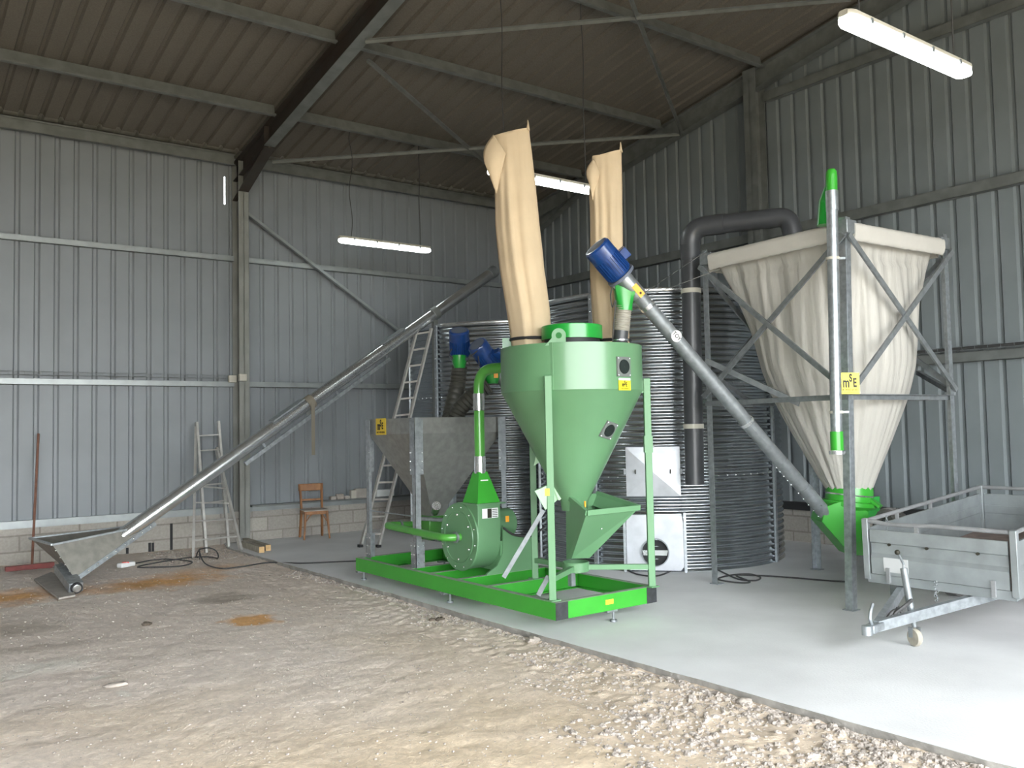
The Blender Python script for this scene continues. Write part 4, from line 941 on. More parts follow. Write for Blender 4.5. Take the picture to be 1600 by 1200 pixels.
fn = mb.build('funnel', M['green'], t, smooth=False)
MB().box((PB.x + 0.0, nk - hw_ + 0.052, 1.155), (0.09, 0.004, 0.055), (V((1, 0, 0)), V((0, 1, 0)), V((0, 0, 1)))).build('notice_label', M['white'], fn)
MB().box((xn + 0.01, yn - 0.003, 0.855), (0.19, 0.004, 0.095)).build('rating_plate', M['white'], t)
MB().box((xn + 0.0, yn - 0.006, 0.855), (0.05, 0.004, 0.09)).build('plate_symbol', M['ink'], t)
for k in range(5): MB().box((xn + 0.065, yn - 0.006, 0.82 + k * 0.017), (0.06, 0.004, 0.007)).build('plate_line', M['ink'], t)
ez = 2.28; tgt = DC + (PB - V((DC.x, DC.y, 0))).normalized() * (DR - 0.02)
pts = [PB + U * 1.25, PB + U * 2.05] + bend(PB + U * 2.05, PB + U * ez, V((tgt.x, tgt.y, ez)), 0.20) + [V((tgt.x, tgt.y, ez))]
MB().tube(pts, 0.052, 24).build('delivery_pipe', M['green_pipe'], t)
for z in (1.33, 1.955): MB().tube([PB + U * (z - 0.085), PB + U * (z + 0.085)], 0.059, 24).build('pipe_coupling', M['galv_bright'], t)
for z in (1.33, 1.955):
    for dz in (-.06, 0, .06): MB().tube([PB + U * (z + dz) + V((0.06, -0.03, 0)), PB + U * (z + dz) + V((0.10, -0.03, 0))], 0.005, 6).build('coupling_bolt', M['galv_dull'], t)
# pedestal and motor
mb = MB(); xe = bc.x + W; yb = yn + 0.02
def ped(y): return [V((xe, y, ZT)), V((xe - 0.18, y, ZT)), V((xe - 0.17, y, ZT + 0.02)), V((xe - 0.05, y, 0.33)), V((xe + 0.02, y, 0.45)), V((xe + 0.03, y, 0.72)), V((xe + 0.10, y, 0.66)), V((xe + 0.2, y, 0.60)), V((xe + 0.36, y, 0.56)), V((xe + 0.42, y, 0.5)), V((xe + 0.42, y, ZT))]
mb.prism(ped(yb - 0.02), (0, 1, 0), 0.02); mb.prism(ped(yb + 0.45), (0, 1, 0), 0.02); mb.box((xe + 0.21, yb + 0.22, 0.42), (0.42, 0.46, 0.3)); mb.build('pedestal', M['sage_d'], t)
MB().lathe([(0.15, 0), (0.15, 0.36), (0.13, 0.38), (0.001, 0.38)], (xe + 0.02, 7.58, 0.70), (1, 0, 0), 40).build('motor_housing', M['sage_d'], t)
MB().box((xe + 0.1, yb - 0.0, 0.78), (0.04, 0.006, 0.06)).build('warning_sticker', M['orange'], t)
MB().tube(smooth_path([(xe + 0.02, yb - 0.04, 0.70), (xe + 0.15, yb - 0.05, 0.62), (xe + 0.35, yb - 0.06, 0.60), (xe + 0.52, yb - 0.06, 0.66)], 8), 0.011, 8).build('power_cable', M['cable'], t)
# inlet pipe looping round to the metering box
ip0 = bc + V((-0.016, -0.02, 0)); xo = bc.x - 0.17
c1 = V((xo, ip0.y, ip0.z)); c2 = V((xo, 8.78, 0.645)); e = V((cxh - 0.15, 8.78, 0.62))
pts = [ip0] + bend(ip0, c1, c2, 0.12) + bend(c1, c2, e, 0.12) + [e]
MB().tube(pts, 0.038, 20).build('inlet_pipe', M['green_pipe'], t)
for c, dv in ((ip0 + V((-0.05, 0.0, 0)), V((1, 0, 0))), (V((4.95, 8.78, 0.63)), V((1, 0, 0)))): MB().tube([c - dv * 0.012, c + dv * 0.012], 0.055, 20).build('pipe_clamp', M['galv_dull'], t)

# ================================================================== FABRIC SILO IN ITS FRAME
FT = 3.56
foot = {'F': V((7.17, 4.61, 0)), 'L': V((7.34, 6.36, 0)), 'B': V((8.95, 6.20, 0)), 'R': V((8.87, 4.48, 0))}
topp = {'F': at(1321, 338, 7.98), 'L': V((7.34, 6.36, FT)), 'B': V((8.95, 6.20, FT)), 'R': V((8.87, 4.48, FT))}
cen = sum(foot.values(), V((0, 0, 0))) / 4
t = thing('fabric_silo', 'white fabric silo bag hanging in a square galvanised steel frame', 'silo', (cen.x, cen.y, 0))
def pz(k, z): return foot[k].lerp(topp[k], z / topp[k].z)
for k in foot:
    inw = (cen - foot[k]); sx = 1 if inw.x > 0 else -1; sy = 1 if inw.y > 0 else -1
    a, b = foot[k], topp[k]; dvec = (b - a)
    mb = MB(); L = dvec.length; zz = dvec.normalized(); xx_ = (V((1, 0, 0)) - zz * zz.x).normalized(); yy_ = zz.cross(xx_); c = (a + b) / 2
    mb.box(c + xx_ * (sx * 0.035), (0.07, 0.006, L), (xx_, yy_, zz)); mb.box(c + yy_ * (sy * 0.035), (0.006, 0.07, L), (xx_, yy_, zz))
    mb.box(a + V((sx * .035, sy * .035, 0.004)), (0.11, 0.11, 0.008))
    mb.build('post', M['galv'], t)
prs = [('F', 'L'), ('F', 'R'), ('L', 'B'), ('R', 'B')]
ZR = 1.93
for a, b in prs:
    MB().angle(pz(a, ZR), pz(b, ZR), 0.05).build('middle_rail', M['galv_dull'], t, smooth=False)
    MB().bar(pz(a, FT - 0.13), pz(b, FT - 0.13), 0.03).build('top_rail', M['galv_dull'], t)
    p, q = pz(a, 3.38), pz(b, ZR + 0.05); dout = ((pz(a, 2) + pz(b, 2)) / 2 - (cen + U * 2)).normalized() * 0.03
    MB().bar(p + dout, q + dout, 0.05, 0.022, up=dout).build('cross_brace', M['galv_dull'], t)  # darker steel colour stands in for the braces being back-lit
    p, q = pz(b, 3.38), pz(a, ZR + 0.05); MB().bar(p + dout * 1.8, q + dout * 1.8, 0.05, 0.022, up=dout).build('cross_brace', M['galv_dull'], t)
MB().bar(at(1103, 563, 9.45), at(1250, 631, 8.9), 0.055).build('knee_brace', M['galv_dull'], t)
MB().bar(at(1112, 585, 9.5), at(1176, 633, 10.0), 0.05).build('knee_brace', M['galv_dull'], t)
MB().bar(at(1434, 582, 9.6), pz('R', 1.95), 0.045).build('knee_brace', M['galv_dull'], t)
for k in foot: 
    p = pz(k, FT - 0.1); iw = (cen - foot[k]).normalized(); MB().box(p + iw * 0.08, (0.16, 0.16, 0.13)).build('corner_plate', M['galv_dull'], t, bevel=0.01)
# fabric
order = ['F', 'R', 'B', 'L']
oc = at(1327, 764, 9.2); ocz = oc.z
n = 240; loops = []; NT = 46
tops = [pz(k, FT - 0.04) for k in order]
def sqp(u, inset, z):
    u = (u % 1) * 4; k = int(u); f = u - k; a, b = tops[k], tops[(k + 1) % 4]; a2 = a + (cen - V((a.x, a.y, 0))) * inset; b2 = b + (cen - V((b.x, b.y, 0))) * inset
    p = a2.lerp(b2, f); return V((p.x, p.y, z))
def prr(u, z, amp):
    return amp * (mnoise.noise(V((u * 34, z * 0.25, 3.0))) + (0.25 + 0.5 * min(1, max(0, z - 1.2))) * mnoise.noise(V((u * 80, z * 0.5, 9.0))) + 0.9 * mnoise.noise(V((u * 12, z * 0.6, 1.0))))
R_out = 0.215
ang0 = [math.atan2(tops[k].y - oc.y, tops[k].x - oc.x) for k in range(4)]
def circ(u, r):
    uu = (u % 1) * 4; k = int(uu); f = uu - k; a, b = ang0[k], ang0[(k + 1) % 4]
    while b < a: b += 2 * PI
    while b - a > PI * 1.2: b -= 2 * PI
    an = a + (b - a) * f; return V((oc.x + r * math.cos(an), oc.y + r * math.sin(an), 0))
for i in range(NT + 1):
    v = i / NT; z = (FT - 0.05) * (1 - v) + (ocz - 0.02) * v; L = []
    for j in range(n):
        u = j / n; a = sqp(u, 0.085, z); b = circ(u, R_out); b.z = z
        s_ = v ** 0.95; p = a.lerp(b, s_)
        mid = V(((a.x + b.x) / 2, (a.y + b.y) / 2, z)); ctr = V((cen.x, cen.y, z)).lerp(V((oc.x, oc.y, z)), s_)
        outd = (p - ctr); outd = outd.normalized() if outd.length > 1e-4 else V((0, 0, 0))
        bulge = 0.26 * math.sin(PI * min(1, v)) ** 1.0 * (1 - 0.25 * v)
        corner = abs(((u * 4) % 1) - 0.5) * 2                  # 1 at corners
        bulge *= (1 - 0.55 * corner ** 3)
        if v > 0.0: bulge -= 0.10 * math.sin(PI * min(1, v * 1.6)) * (corner ** 3)
        # keep the flat sides inside the frame
        am = 0.035 * min(1, v * 6) * (0.6 + 0.4 * (1 - v))
        off = bulge * (0.25 + 0.75 * min(1, v * 2.0)) * (0.35 if v < 0.12 else 1.0) + prr(u, z, am)
        L.append(p + outd * off)
    loops.append(L)
MB().loft(loops).build('fabric_bag', M['fabric'], t, angle=80)
# hem rolled over the top rails
for k in range(4):
    a, b = tops[k], tops[(k + 1) % 4]; a2, b2 = a.lerp(b, 0.06), a.lerp(b, 0.945); dv = (b2 - a2); ou = ((a + b) / 2 - V((cen.x, cen.y, a.z))); ou.z = 0; ou.normalize()
    lp = []
    for i in range(61):
        c = a2.lerp(b2, i / 60) - U * 0.09; L = []
        for j in range(16):
            an = 2 * PI * j / 16; rr = 0.046 + 0.005 * mnoise.noise(V((i * 0.7, j * 0.9, k))); hz = 2.7 if math.sin(an) < 0 else 1.0
            L.append(c + ou * (rr * 0.75 * math.cos(an)) + U * (rr * hz * math.sin(an) + 0.03))
        lp.append(L)
    MB().loft(lp, True, True).build('rolled_hem', M['hem'], t, angle=80)
# green outlet collar
tilt = V((0.10, -0.06, 1)).normalized()
cl = MB().lathe([(0.225, 0.06), (0.235, 0.0), (0.235, -0.10), (0.27, -0.11), (0.27, -0.15), (0.20, -0.20), (0.14, -0.30)], oc - U * 0.02, tilt, 48, capb=True).build('outlet_collar', M['green'], t)
MB().lathe([(0.238, -0.03), (0.243, -0.035), (0.238, -0.045)], oc - U * 0.02, tilt, 48).build('collar_band', M['zinc'], cl)
MB().bar(at(1350, 772, 9.1), at(1376, 792, 9.0), 0.09, 0.03).build('collar_arm', M['green'], cl)
MB().box(at(1352, 795, 9.15), (0.22, 0.2, 0.25)).build('slide_housing', M['green2'], cl)
# maker sign on the front post
sc_ = at(1326.5, 599, 7.92); rt = (at(1343, 600, 7.92) - at(1311, 600, 7.92)).normalized(); nrm = rt.cross(U)
if nrm.dot(FWD) > 0: nrm = -nrm
sg = MB().box(sc_, (0.185, 0.012, 0.19), (rt, nrm, U)).build('maker_sign', M['yellow'], t)
fr = sc_ + nrm * 0.008
for ch_, off, up_, sz in (('m', -0.028, 0.004, 0.13), ('S', 0.014, 0.045, 0.095), ('E', 0.050, 0.002, 0.11)):
    text_mesh(ch_, 'maker_letter', M['ink'], sg, fr + rt * off + U * up_, rt, U, sz, sx=0.6, bold=0.004)
text_mesh('04 74 92 05 85', 'maker_phone', M['ink'], sg, fr - U * 0.058, rt, U, 0.025)
MB().box(fr - U * 0.08, (0.13, 0.002, 0.003), (rt, nrm, U)).build('maker_line', M['ink'], sg)

# fill pipe clamped to the front post
pa, pb_ = at(1299.5, 302, 7.85), at(1307, 676, 7.85)
pt = at(1299, 268, 7.85); t = thing('fill_pipe', 'upright galvanised fill pipe with bright green ends beside the front post', 'pipe', V((pb_.x, pb_.y, pb_.z - 0.2)))
MB().tube([pb_, pa], 0.05, 28).build('tube', M['galv'], t)
MB().tube([pa - U * 0.16, pa + U * 0.02], 0.055, 28).build('upper_coupling', M['galv'], t)
MB().tube([pa, pa.lerp(pt, 0.75)] + [pt, pt + U * 0.02], 0.05, 28, radii=[0.05, 0.05, 0.046, 0.03]).build('green_elbow', M['green'], t)
el = at(1288, 335, 8.05); MB().tube([pt - U * 0.08 + FWD * 0.03, el + U * 0.12, el - U * 0.1], 0.05, 20, radii=[0.03, 0.045, 0.07]).build('green_spout', M['green2'], t)
MB().tube([pb_ - U * 0.155, pb_ + U * 0.01], 0.056, 28).build('green_sleeve', M['green'], t)
MB().lathe([(0.057, 0), (0.07, 0), (0.07, -0.03), (0.057, -0.03)], pb_ - U * 0.16, n=32).build('end_clamp', M['zinc'], t)
for py in (404, 644): c = at(1301 if py < 500 else 1306.5, py, 7.86); cc_ = MB().tube([c - U * 0.012, c + U * 0.012], 0.06, 24).build('clamp_band', M['box'], t); MB().box(c + RGT * 0.08, (0.06, 0.02, 0.02), (RGT, FWD, U)).build('clamp_arm', M['galv_dull'], cc_)

# dark plastic pipe
v0 = at(1085.5, 757, 9.85); v1 = at(1078, 372, 9.85); vc = V((v1.x, v1.y, at(1078, 356, 9.85).z)); vd = V((v0.x, v0.y, v0.z)); h1_ = V((8.02, 5.72, vc.z + 0.0)); he = V((8.1, 5.55, 3.55))
t = thing('ventilation_pipe', 'thick dark grey plastic pipe bending over into the fabric silo', 'pipe', vd)
pts = [vd, V((vc.x, vc.y, vc.z - 0.3))] + bend(vd, vc, h1_, 0.20) + bend(vc, h1_, V((h1_.x + .02, h1_.y - .04, 3.4)), 0.14) + [V((h1_.x + .02, h1_.y - .04, 3.52))]
MB().tube(pts, 0.105, 32).build('pipe', M['pvc'], t)
MB().tube([V((vc.x, vc.y, vc.z - 0.36))] + [V((vc.x, vc.y, vc.z - 0.2))] + bend(vd, vc, h1_, 0.20) + [vc.lerp(h1_, 0.36)], 0.112, 32).build('elbow', M['pvc'], t)
for py in (456, 667):
    f = (757 - py) / (757 - 372); c = vd.lerp(V((vc.x, vc.y, v1.z)), f); MB().tube([c - U * 0.025, c + U * 0.025], 0.112, 32).build('clamp_band', M['box'], t)

# ================================================================== TRAILER
fl, frr = onz(1353, 826, 0.80), onz(1598, 838, 0.80); rl = at(1532, 771, 8.9)
tf = (fl + frr) / 2; lx = V((rl.x - fl.x, rl.y - fl.y, rl.z - fl.z)).normalized(); ly = (fl - frr); ly.z = 0; ly = (ly - lx * ly.dot(lx)).normalized(); lz = lx.cross(ly)
TL = (rl - fl).length; TW = (fl - frr).length; HB = 0.36
t = thing('box_trailer', 'small galvanised box trailer with side rails and an A-shaped drawbar', 'trailer', (tf.x + 1.1, tf.y + .1, 0))
def T(x, y, z): return fl + lx * x - ly * y + lz * z
def tbox(mb, x0, x1, y0, y1, z0, z1): return mb.box(T((x0 + x1) / 2, (y0 + y1) / 2, (z0 + z1) / 2), (x1 - x0, y1 - y0, z1 - z0), (lx, ly, lz))
def panel(p0, p1, outn, name):                               # ribbed sheet panel between two corners
    prof = [(0, 0), (0, .020), (-.10, .020), (-.112, -.004), (-.185, -.004), (-.225, .020), (-HB, .020), (-HB, 0)]
    ax = (p1 - p0); L = [[p + outn * o + lz * z for z, o in prof] for p in (p0, p1)]
    mb = MB().loft(L, True, True)
    return mb.build(name, M['trailer'], t, smooth=False)
fp = panel(T(0, 0.04, 0), T(0, TW - 0.04, 0), -lx, 'front_board')
panel(T(0.03, 0, 0), T(TL, 0, 0), ly, 'side_board'); panel(T(0.03, TW, 0), T(TL, TW, 0), -ly, 'side_board'); panel(T(TL, 0.03, 0), T(TL, TW - 0.03, 0), lx, 'tailboard')
tbox(MB(), 0.01, TL, 0.01, TW - 0.01, -HB - 0.01, -HB + 0.015).build('bed', M['bed'], t)
mb = MB()
for y in (0.0, TW - 0.05): tbox(mb, -0.005, TL, y, y + 0.05, -HB - 0.075, -HB - 0.005)
tbox(mb, -0.012, 0.04, 0, TW, -HB - 0.075, -HB - 0.005); tbox(mb, TL - 0.05, TL, 0, TW, -HB - 0.075, -HB - 0.005)
mb.build('chassis_frame', M['trailer'], t)
for x, y in ((0, 0), (0, TW), (TL, 0), (TL, TW)): tbox(MB(), x - 0.025, x + 0.025, y - 0.025, y + 0.025, -HB - 0.05, 0.085).build('corner_post', M['trailer'], t, bevel=0.004)
mb = MB(); rh = 0.065
mb.tube([T(0, 0, rh), T(TL, 0, rh)], 0.017, 14); mb.build('side_rail', M['trailer_rail'], t)
MB().tube([T(0, TW, rh), T(TL, TW, rh)], 0.017, 14).build('side_rail', M['trailer_rail'], t)
MB().tube([T(TL, 0, rh), T(TL, TW, rh)], 0.017, 14).build('rear_rail', M['trailer_rail'], t)
MB().tube(smooth_path([T(0, 0.0, rh), T(0, 0.08, rh - .002), T(0.0, 0.16, rh - 0.012), T(0, 0.32, rh - 0.012), T(0, 0.6, rh), T(0, TW, rh)], 6), 0.017, 14).build('front_rail', M['trailer_rail'], t)
for x in (0.55, 1.2): tbox(MB(), x - .012, x + .012, -0.012, 0.012, 0, rh).build('rail_support', M['trailer_rail'], t); tbox(MB(), x - .012, x + .012, TW - 0.012, TW + 0.012, 0, rh).build('rail_support', M['trailer_rail'], t)
for y in (0.42,): tbox(MB(), -.012, .012, y - .015, y + .015, 0, rh).build('rail_support', M['trailer_rail'], t)
for y in (0.2, 0.5, 0.88): MB().tube([T(-0.012, y, -0.11), T(-0.03, y, -0.11)], 0.012, 8).build('hook', M['ink'], fp)
for y in (0.18, 0.98): tbox(MB(), -0.035, 0.0, y - .014, y + .014, -HB - 0.06, -HB + 0.06).build('hinge', M['trailer_rail'], fp)
pw = T(-0.02, 0.245, -HB + 0.085); MB().box(pw, (0.006, 0.20, 0.115), (lx, ly, lz)).build('white_plate', M['plate'], fp)
# drawbar
hz = onz(1356, 988, 0.19); hz = V((hz.x, hz.y, 0.235)); hz = at(1358, 984, 6.42)
za = -HB - 0.10
for y in (0.12, TW - 0.12):
    MB().bar(hz + lx * 0.12, T(0.55, y, za + .02), 0.045, 0.075, up=(0, 0, 1)).build('drawbar_arm', M['galv'], t)
cpl = MB().bar(hz, hz + lx * 0.26, 0.075, 0.06, up=(0, 0, 1)).build('coupling', M['galv'], t, bevel=0.008)
MB().tube([hz - lx * .03 - U * .03, hz - lx * .03 + U * 0.035], 0.036, 20).build('coupling_socket', M['galv'], cpl)
MB().tube(smooth_path([hz + lx * 0.04 + U * 0.03, hz + lx * 0.02 + U * 0.07, hz + lx * 0.03 + U * 0.12, hz + lx * 0.07 + U * 0.17], 5), 0.012, 10).build('coupling_handle', M['galv'], cpl)
jb = at(1429, 985, 6.72); jt = at(1412, 888, 6.75)
MB().tube([at(1425, 962, 6.72), jt], 0.026, 18).build('jockey_tube', M['galv_dull'], t)
MB().tube([at(1425, 962, 6.72), jb + U * 0.03], 0.018, 14).build('jockey_stem', M['galv_dull'], t)
MB().tube([jt, jt + U * 0.03, at(1404, 866, 6.7)], 0.009, 10).build('jockey_crank', M['galv'], t)
MB().ball(at(1402, 863, 6.68), 0.02, 8).build('crank_knob', M['ink'], t)
jw = V((jb.x, jb.y, 0.065)); MB().lathe([(0.03, -0.022), (0.06, -0.02), (0.065, -0.01), (0.065, 0.01), (0.06, 0.02), (0.03, 0.022)], jw, RGT + FWD * 0.3, 28, capa=True, capb=True).build('jockey_wheel', M['timber_g'], t)
MB().bar(jw + U * .075 - RGT * .03, jw - RGT * .03, 0.012, 0.03).build('wheel_fork', M['galv_dull'], t); MB().bar(jw + U * .075 + RGT * .03, jw + RGT * .03, 0.012, 0.03).build('wheel_fork', M['galv_dull'], t)
MB().tube(smooth_path([at(1385, 968, 6.6), at(1396, 955, 6.62), at(1410, 950, 6.65), at(1424, 938, 6.66), at(1416, 945, 6.6), at(1398, 960, 6.6), at(1412, 962, 6.6), at(1402, 948, 6.63)], 6), 0.014, 8).build('coiled_cable', M['cable'], t)
mb = MB()
for k in range(9):
    c = T(-0.035, 0.56 + 0.01 * math.sin(k * 2), -HB + 0.0 - k * 0.018); mb.lathe([(0.010, -0.003), (0.013, 0), (0.010, 0.003), (0.007, 0), (0.010, -0.003)], c, (ly if k % 2 else lx), 10)
mb.build('safety_chain', M['galv_dull'], t)
mb = MB()
for k in range(12):
    c = T(0.02, 0.17, 0.11 - k * 0.016); mb.lathe([(0.008, -0.003), (0.011, 0), (0.008, 0.003), (0.005, 0), (0.008, -0.003)], c, (ly if k % 2 else lx), 10)
mb.build('rail_chain', M['galv_dull'], t)
for y in (-0.06, TW + 0.06):
    wc = T(TL * 0.78, y, 0); wc = V((wc.x, wc.y, 0.25)); MB().lathe([(0.14, -0.065), (0.22, -0.07), (0.25, -0.05), (0.25, 0.05), (0.22, 0.07), (0.14, 0.065)], wc, ly, 40).build('wheel_tyre', M['tyre'], t)
    MB().lathe([(0.14, -0.05), (0.05, -0.03), (0.001, -0.03)], wc, ly, 24).build('wheel_rim', M['galv_dull'], t); MB().lathe([(0.14, 0.05), (0.05, 0.03), (0.001, 0.03)], wc, ly, 24).build('wheel_rim', M['galv_dull'], t)
ax0, ax1 = T(TL * .78, 0.0, 0), T(TL * .78, TW, 0); MB().tube([(ax0.x, ax0.y, 0.25), (ax1.x, ax1.y, 0.25)], 0.03, 12).build('axle', M['galv_dull'], t)

# wheel standing behind the trailer
tc_ = at(1393, 822, 8.55); tc_.z = 0.64
t = thing('pneumatic_wheel', 'grey dusty tyred wheel beside the green outlet, behind the trailer rail', 'wheel', (tc_.x, tc_.y, 0))
pn = (FWD * 0.25 + RGT * 0.95).normalized(); R_ = 0.21; mb = MB()
mb.lathe([(0.11, -0.06), (0.17, -0.075), (0.20, -0.06), (R_, -0.03), (R_, 0.03), (0.20, 0.06), (0.17, 0.075), (0.11, 0.06)], tc_, pn, 48).build('tyre', M['tyre'], t)
xx_, yy_, zz_ = frame_from(pn); mb = MB()
for k in range(36):
    a = 2 * PI * k / 36; q = xx_ * math.cos(a) + yy_ * math.sin(a); tq = zz_.cross(q)
    for s_ in (-1, 1): mb.bar(tc_ + q * (R_ - .002) + zz_ * (0.05 * s_), tc_ + q * (R_ - .002) + tq * 0.03, 0.012, 0.01, up=q)
mb.build('tread', M['tyre'], t)
MB().lathe([(0.115, -0.04), (0.04, -0.02), (0.001, -0.02)], tc_, pn, 32).build('rim', M['galv_dull'], t)
MB().bar((tc_.x, tc_.y, 0), tc_, 0.05).build('stand', M['galv_dull'], t)

# ================================================================== SMALL THINGS
def stile(mb, a, b, w=0.034, h=0.07): return mb.bar(a, b, w, h)
# folding ladder against the wall
zf = dirt_h(4.0, 13.0)
t = thing('step_ladder', 'grey folding ladder leaning by the column on the dirt floor', 'ladder', (4.2, 13.1, zf))
tl, tr = ony(307, 660, 13.62), ony(341, 658, 13.62); tl2, tr2 = ony(303, 668, 13.55), ony(345, 676, 13.55)
bl, br = onz(322, 864, zf), onz(357, 857, zf); bl2, br2 = onz(302, 872, zf), onz(377, 862, zf)
front = [(bl, tl), (br, tr)]; 
for a, b in front: stile(MB(), a, b).build('stile', M['alu'], t)
for a, b in ((bl2, ony(306, 668, 13.6)), (br2, ony(338, 700, 13.6))): stile(MB(), a, b).build('stile', M['alu'], t)
for py in (681, 705, 760, 788, 816, 845):
    f = (864 - py) / (864 - 660.0); f *= 0.995; f = (f / (f + (1 - f) * 1.0)); MB().bar(bl.lerp(tl, f), br.lerp(tr, f), 0.025, 0.02).build('rung', M['alu'], t)
for py in (763, 789, 817, 846):
    f = (872 - py) / (872 - 668.0); MB().bar(bl2.lerp(ony(306, 668, 13.6), f), br2.lerp(ony(338, 700, 13.6), f * 1.12), 0.025, 0.02).build('rung', M['alu'], t)
# tall ladder against the corner silo
t = thing('extension_ladder', 'tall aluminium ladder leaning against the corner silo behind the hopper', 'ladder', (6.2, 11.9, 0))
fA, fB = onz(563, 855, 0), onz(585, 851, 0); tA, tB = at(651, 517, 13.35), at(674, 513, 13.3)
fB = fA + (tB - tA) * 1.2; fB.z = 0
for a, b in ((fA, tA), (fB, tB)):
    stl = stile(MB(), a, b, 0.028, 0.06).build('stile', M['alu'], t); MB().box(a + U * .02, (0.06, 0.07, 0.04)).build('rubber_foot', M['black'], stl)
for k in range(13): f = 0.06 + k * 0.077; MB().bar(fA.lerp(tA, f), fB.lerp(tB, f), 0.026, 0.026).build('rung', M['alu'], t)
# chair
cx_, cy_ = 5.97, 13.38
t = thing('wooden_chair', 'old brown wooden chair with its back to the block wall', 'chair', (cx_, cy_, 0))
ch = math.radians(-12); cxv, cyv = V((math.cos(ch), math.sin(ch), 0)), V((-math.sin(ch), math.cos(ch), 0)); cc0 = V((cx_, cy_, 0))
def K(x, y, z): return cc0 + cxv * x + cyv * y + U * z
mb = MB(); mb.prism([K(-.2, -.2, .44), K(.2, -.2, .44), K(.19, .19, .44), K(-.19, .19, .44)], U, 0.022); mb.build('seat', M['board'], t, bevel=0.01)
mb = MB()
for a, b in (((-.17, -.17), (.17, -.17)), ((.17, -.17), (.16, .16)), ((.16, .16), (-.16, .16)), ((-.16, .16), (-.17, -.17))): mb.bar(K(*a, .415), K(*b, .415), 0.02, 0.05)
mb.build('seat_rail', M['wood'], t)
for x, y, x2, y2 in ((-.17, -.17, -.2, -.21), (.17, -.17, .2, -.21)): MB().tube([K(x, y, .44), K(x2, y2, 0)], 0.018, 10, radii=[0.022, 0.014]).build('leg', M['wood'], t)
for s_ in (-1, 1): MB().bar(K(.18 * s_, .24, 0), K(.165 * s_, .17, .44), 0.03, 0.035).build('leg', M['wood'], t); MB().bar(K(.165 * s_, .17, .44), K(.175 * s_, .23, .84), 0.028, 0.035).build('back_post', M['wood'], t)
MB().bar(K(-.2, .235, .80), K(.2, .235, .80), 0.025, 0.115).build('backrest', M['wood'], t, bevel=0.01)
MB().bar(K(-.17, .205, .60), K(.17, .205, .60), 0.015, 0.03).build('back_rail', M['wood'], t)
for s_ in (-1, 1):
    MB().tube([K(.165 * s_, -.175, .28), K(.11 * s_, -.175, .36), K(.05 * s_, -.175, .41)], 0.008, 8).build('bentwood_brace', M['wood'], t)
# broom
zb_ = dirt_h(1.9, 12.9) 
bh = onz(47, 884, zb_ + 0.05)
t = thing('push_broom', 'wide red-brown push broom with its handle against the left wall', 'broom', (bh.x, bh.y, zb_))
MB().bar(onz(8, 889, zb_ + .07), onz(84, 881, zb_ + .07), 0.07, 0.05).build('head', M['redbrown'], t); MB().bar(onz(9, 891, zb_ + .025), onz(84, 883, zb_ + .025), 0.06, 0.06).build('bristles', M['redbrown'], t)
MB().tube([onz(50, 882, zb_ + .09), ony(60, 678, YW - 0.05)], 0.016, 12).build('handle', M['handle'], t)
# board under the hopper
zb_ = -0.035; mb = MB().prism([onz(53, 907, zb_), onz(75, 925, zb_), onz(92, 937, zb_), onz(118, 932, zb_), onz(100, 905, zb_), onz(80, 896, zb_)], U, 0.02)
tag(mb.build('floor_board', M['board']), 'flat grey board lying under the foot of the long auger', 'board')
# timbers
for i, (a, b, lab) in enumerate(((onz(379, 849, .045), onz(409, 859, .045), 'sawn timber lying by the column foot, nearer the dirt'), (onz(383, 845, .045), onz(419, 856, .045), 'sawn timber lying by the column foot, nearer the wall'))):
    tt = thing('timber_batten', lab, 'timber', (a + b) / 2 - U * .045, 'timbers by the column'); MB().bar(a, b, 0.075, 0.085).build('plank', M['timber_g'], tt); dd = (b - a).normalized(); MB().bar(b, b + dd * 0.004, 0.074, 0.084).build('sawn_end', M['timber'], tt)
# socket block and cables
zs = dirt_h(2.9, 12.5); sp0 = onz(186, 884, zs + .04); sp1 = onz(208, 880, zs + .04)
t = thing('socket_strip', 'white extension socket with a red switch lying on the dirt', 'extension socket', sp0 - U * .04)
MB().bar(sp0, sp1, 0.10, 0.06).build('body', M['white'], t, bevel=0.015); MB().box(sp0.lerp(sp1, 0.62) + V((-.03, -.05, 0.012)), (0.06, 0.012, 0.05)).build('switch', M['red'], t); MB().box(sp0.lerp(sp1, 0.35) + V((0, 0, 0.032)), (0.05, 0.05, 0.008)).build('socket', M['red'], t)
zs = -0.02
pts = [(208, 881), (240, 875), (270, 874), (300, 878), (285, 884), (250, 886), (215, 886), (240, 880), (290, 872), (312, 870)]
lab = 'dark cable lying in loose loops on the dirt beside the socket'
tag(MB().tube(smooth_path([onz(x, y, zs) for x, y in pts], 8), 0.009, 6).build('power_cable', M['cable']), lab, 'cable')
lp = [onz(312, 874, zs)]
cc_ = ony(325, 868, 12.6); 
for k in range(17): a = 2 * PI * k / 16; lp.append(ony(324 + 17 * math.cos(a + 2.4), 869 - 13 * math.sin(a + 2.4), 12.4 + 0.25 * math.sin(a)))
for p in lp: p.z = max(p.z, -0.02)
lp += [onz(320, 880, zs), onz(345, 888, zs), onz(380, 885, zs), onz(420, 879, zs), onz(470, 880, 0.012), onz(520, 878, 0.012), onz(574, 876, 0.012)]
tag(MB().tube(smooth_path(lp, 8), 0.009, 6).build('power_cable', M['cable']), 'dark cable looping up beside the ladder and running to the skid', 'cable')
pts = [(975, 889), (1000, 898), (1030, 899), (1062, 886), (1088, 880), (1108, 884), (1135, 897), (1155, 905), (1180, 907), (1188, 902), (1170, 897), (1140, 899), (1122, 905), (1150, 910), (1172, 909), (1150, 899), (1180, 899), (1230, 902), (1290, 907), (1325, 909)]
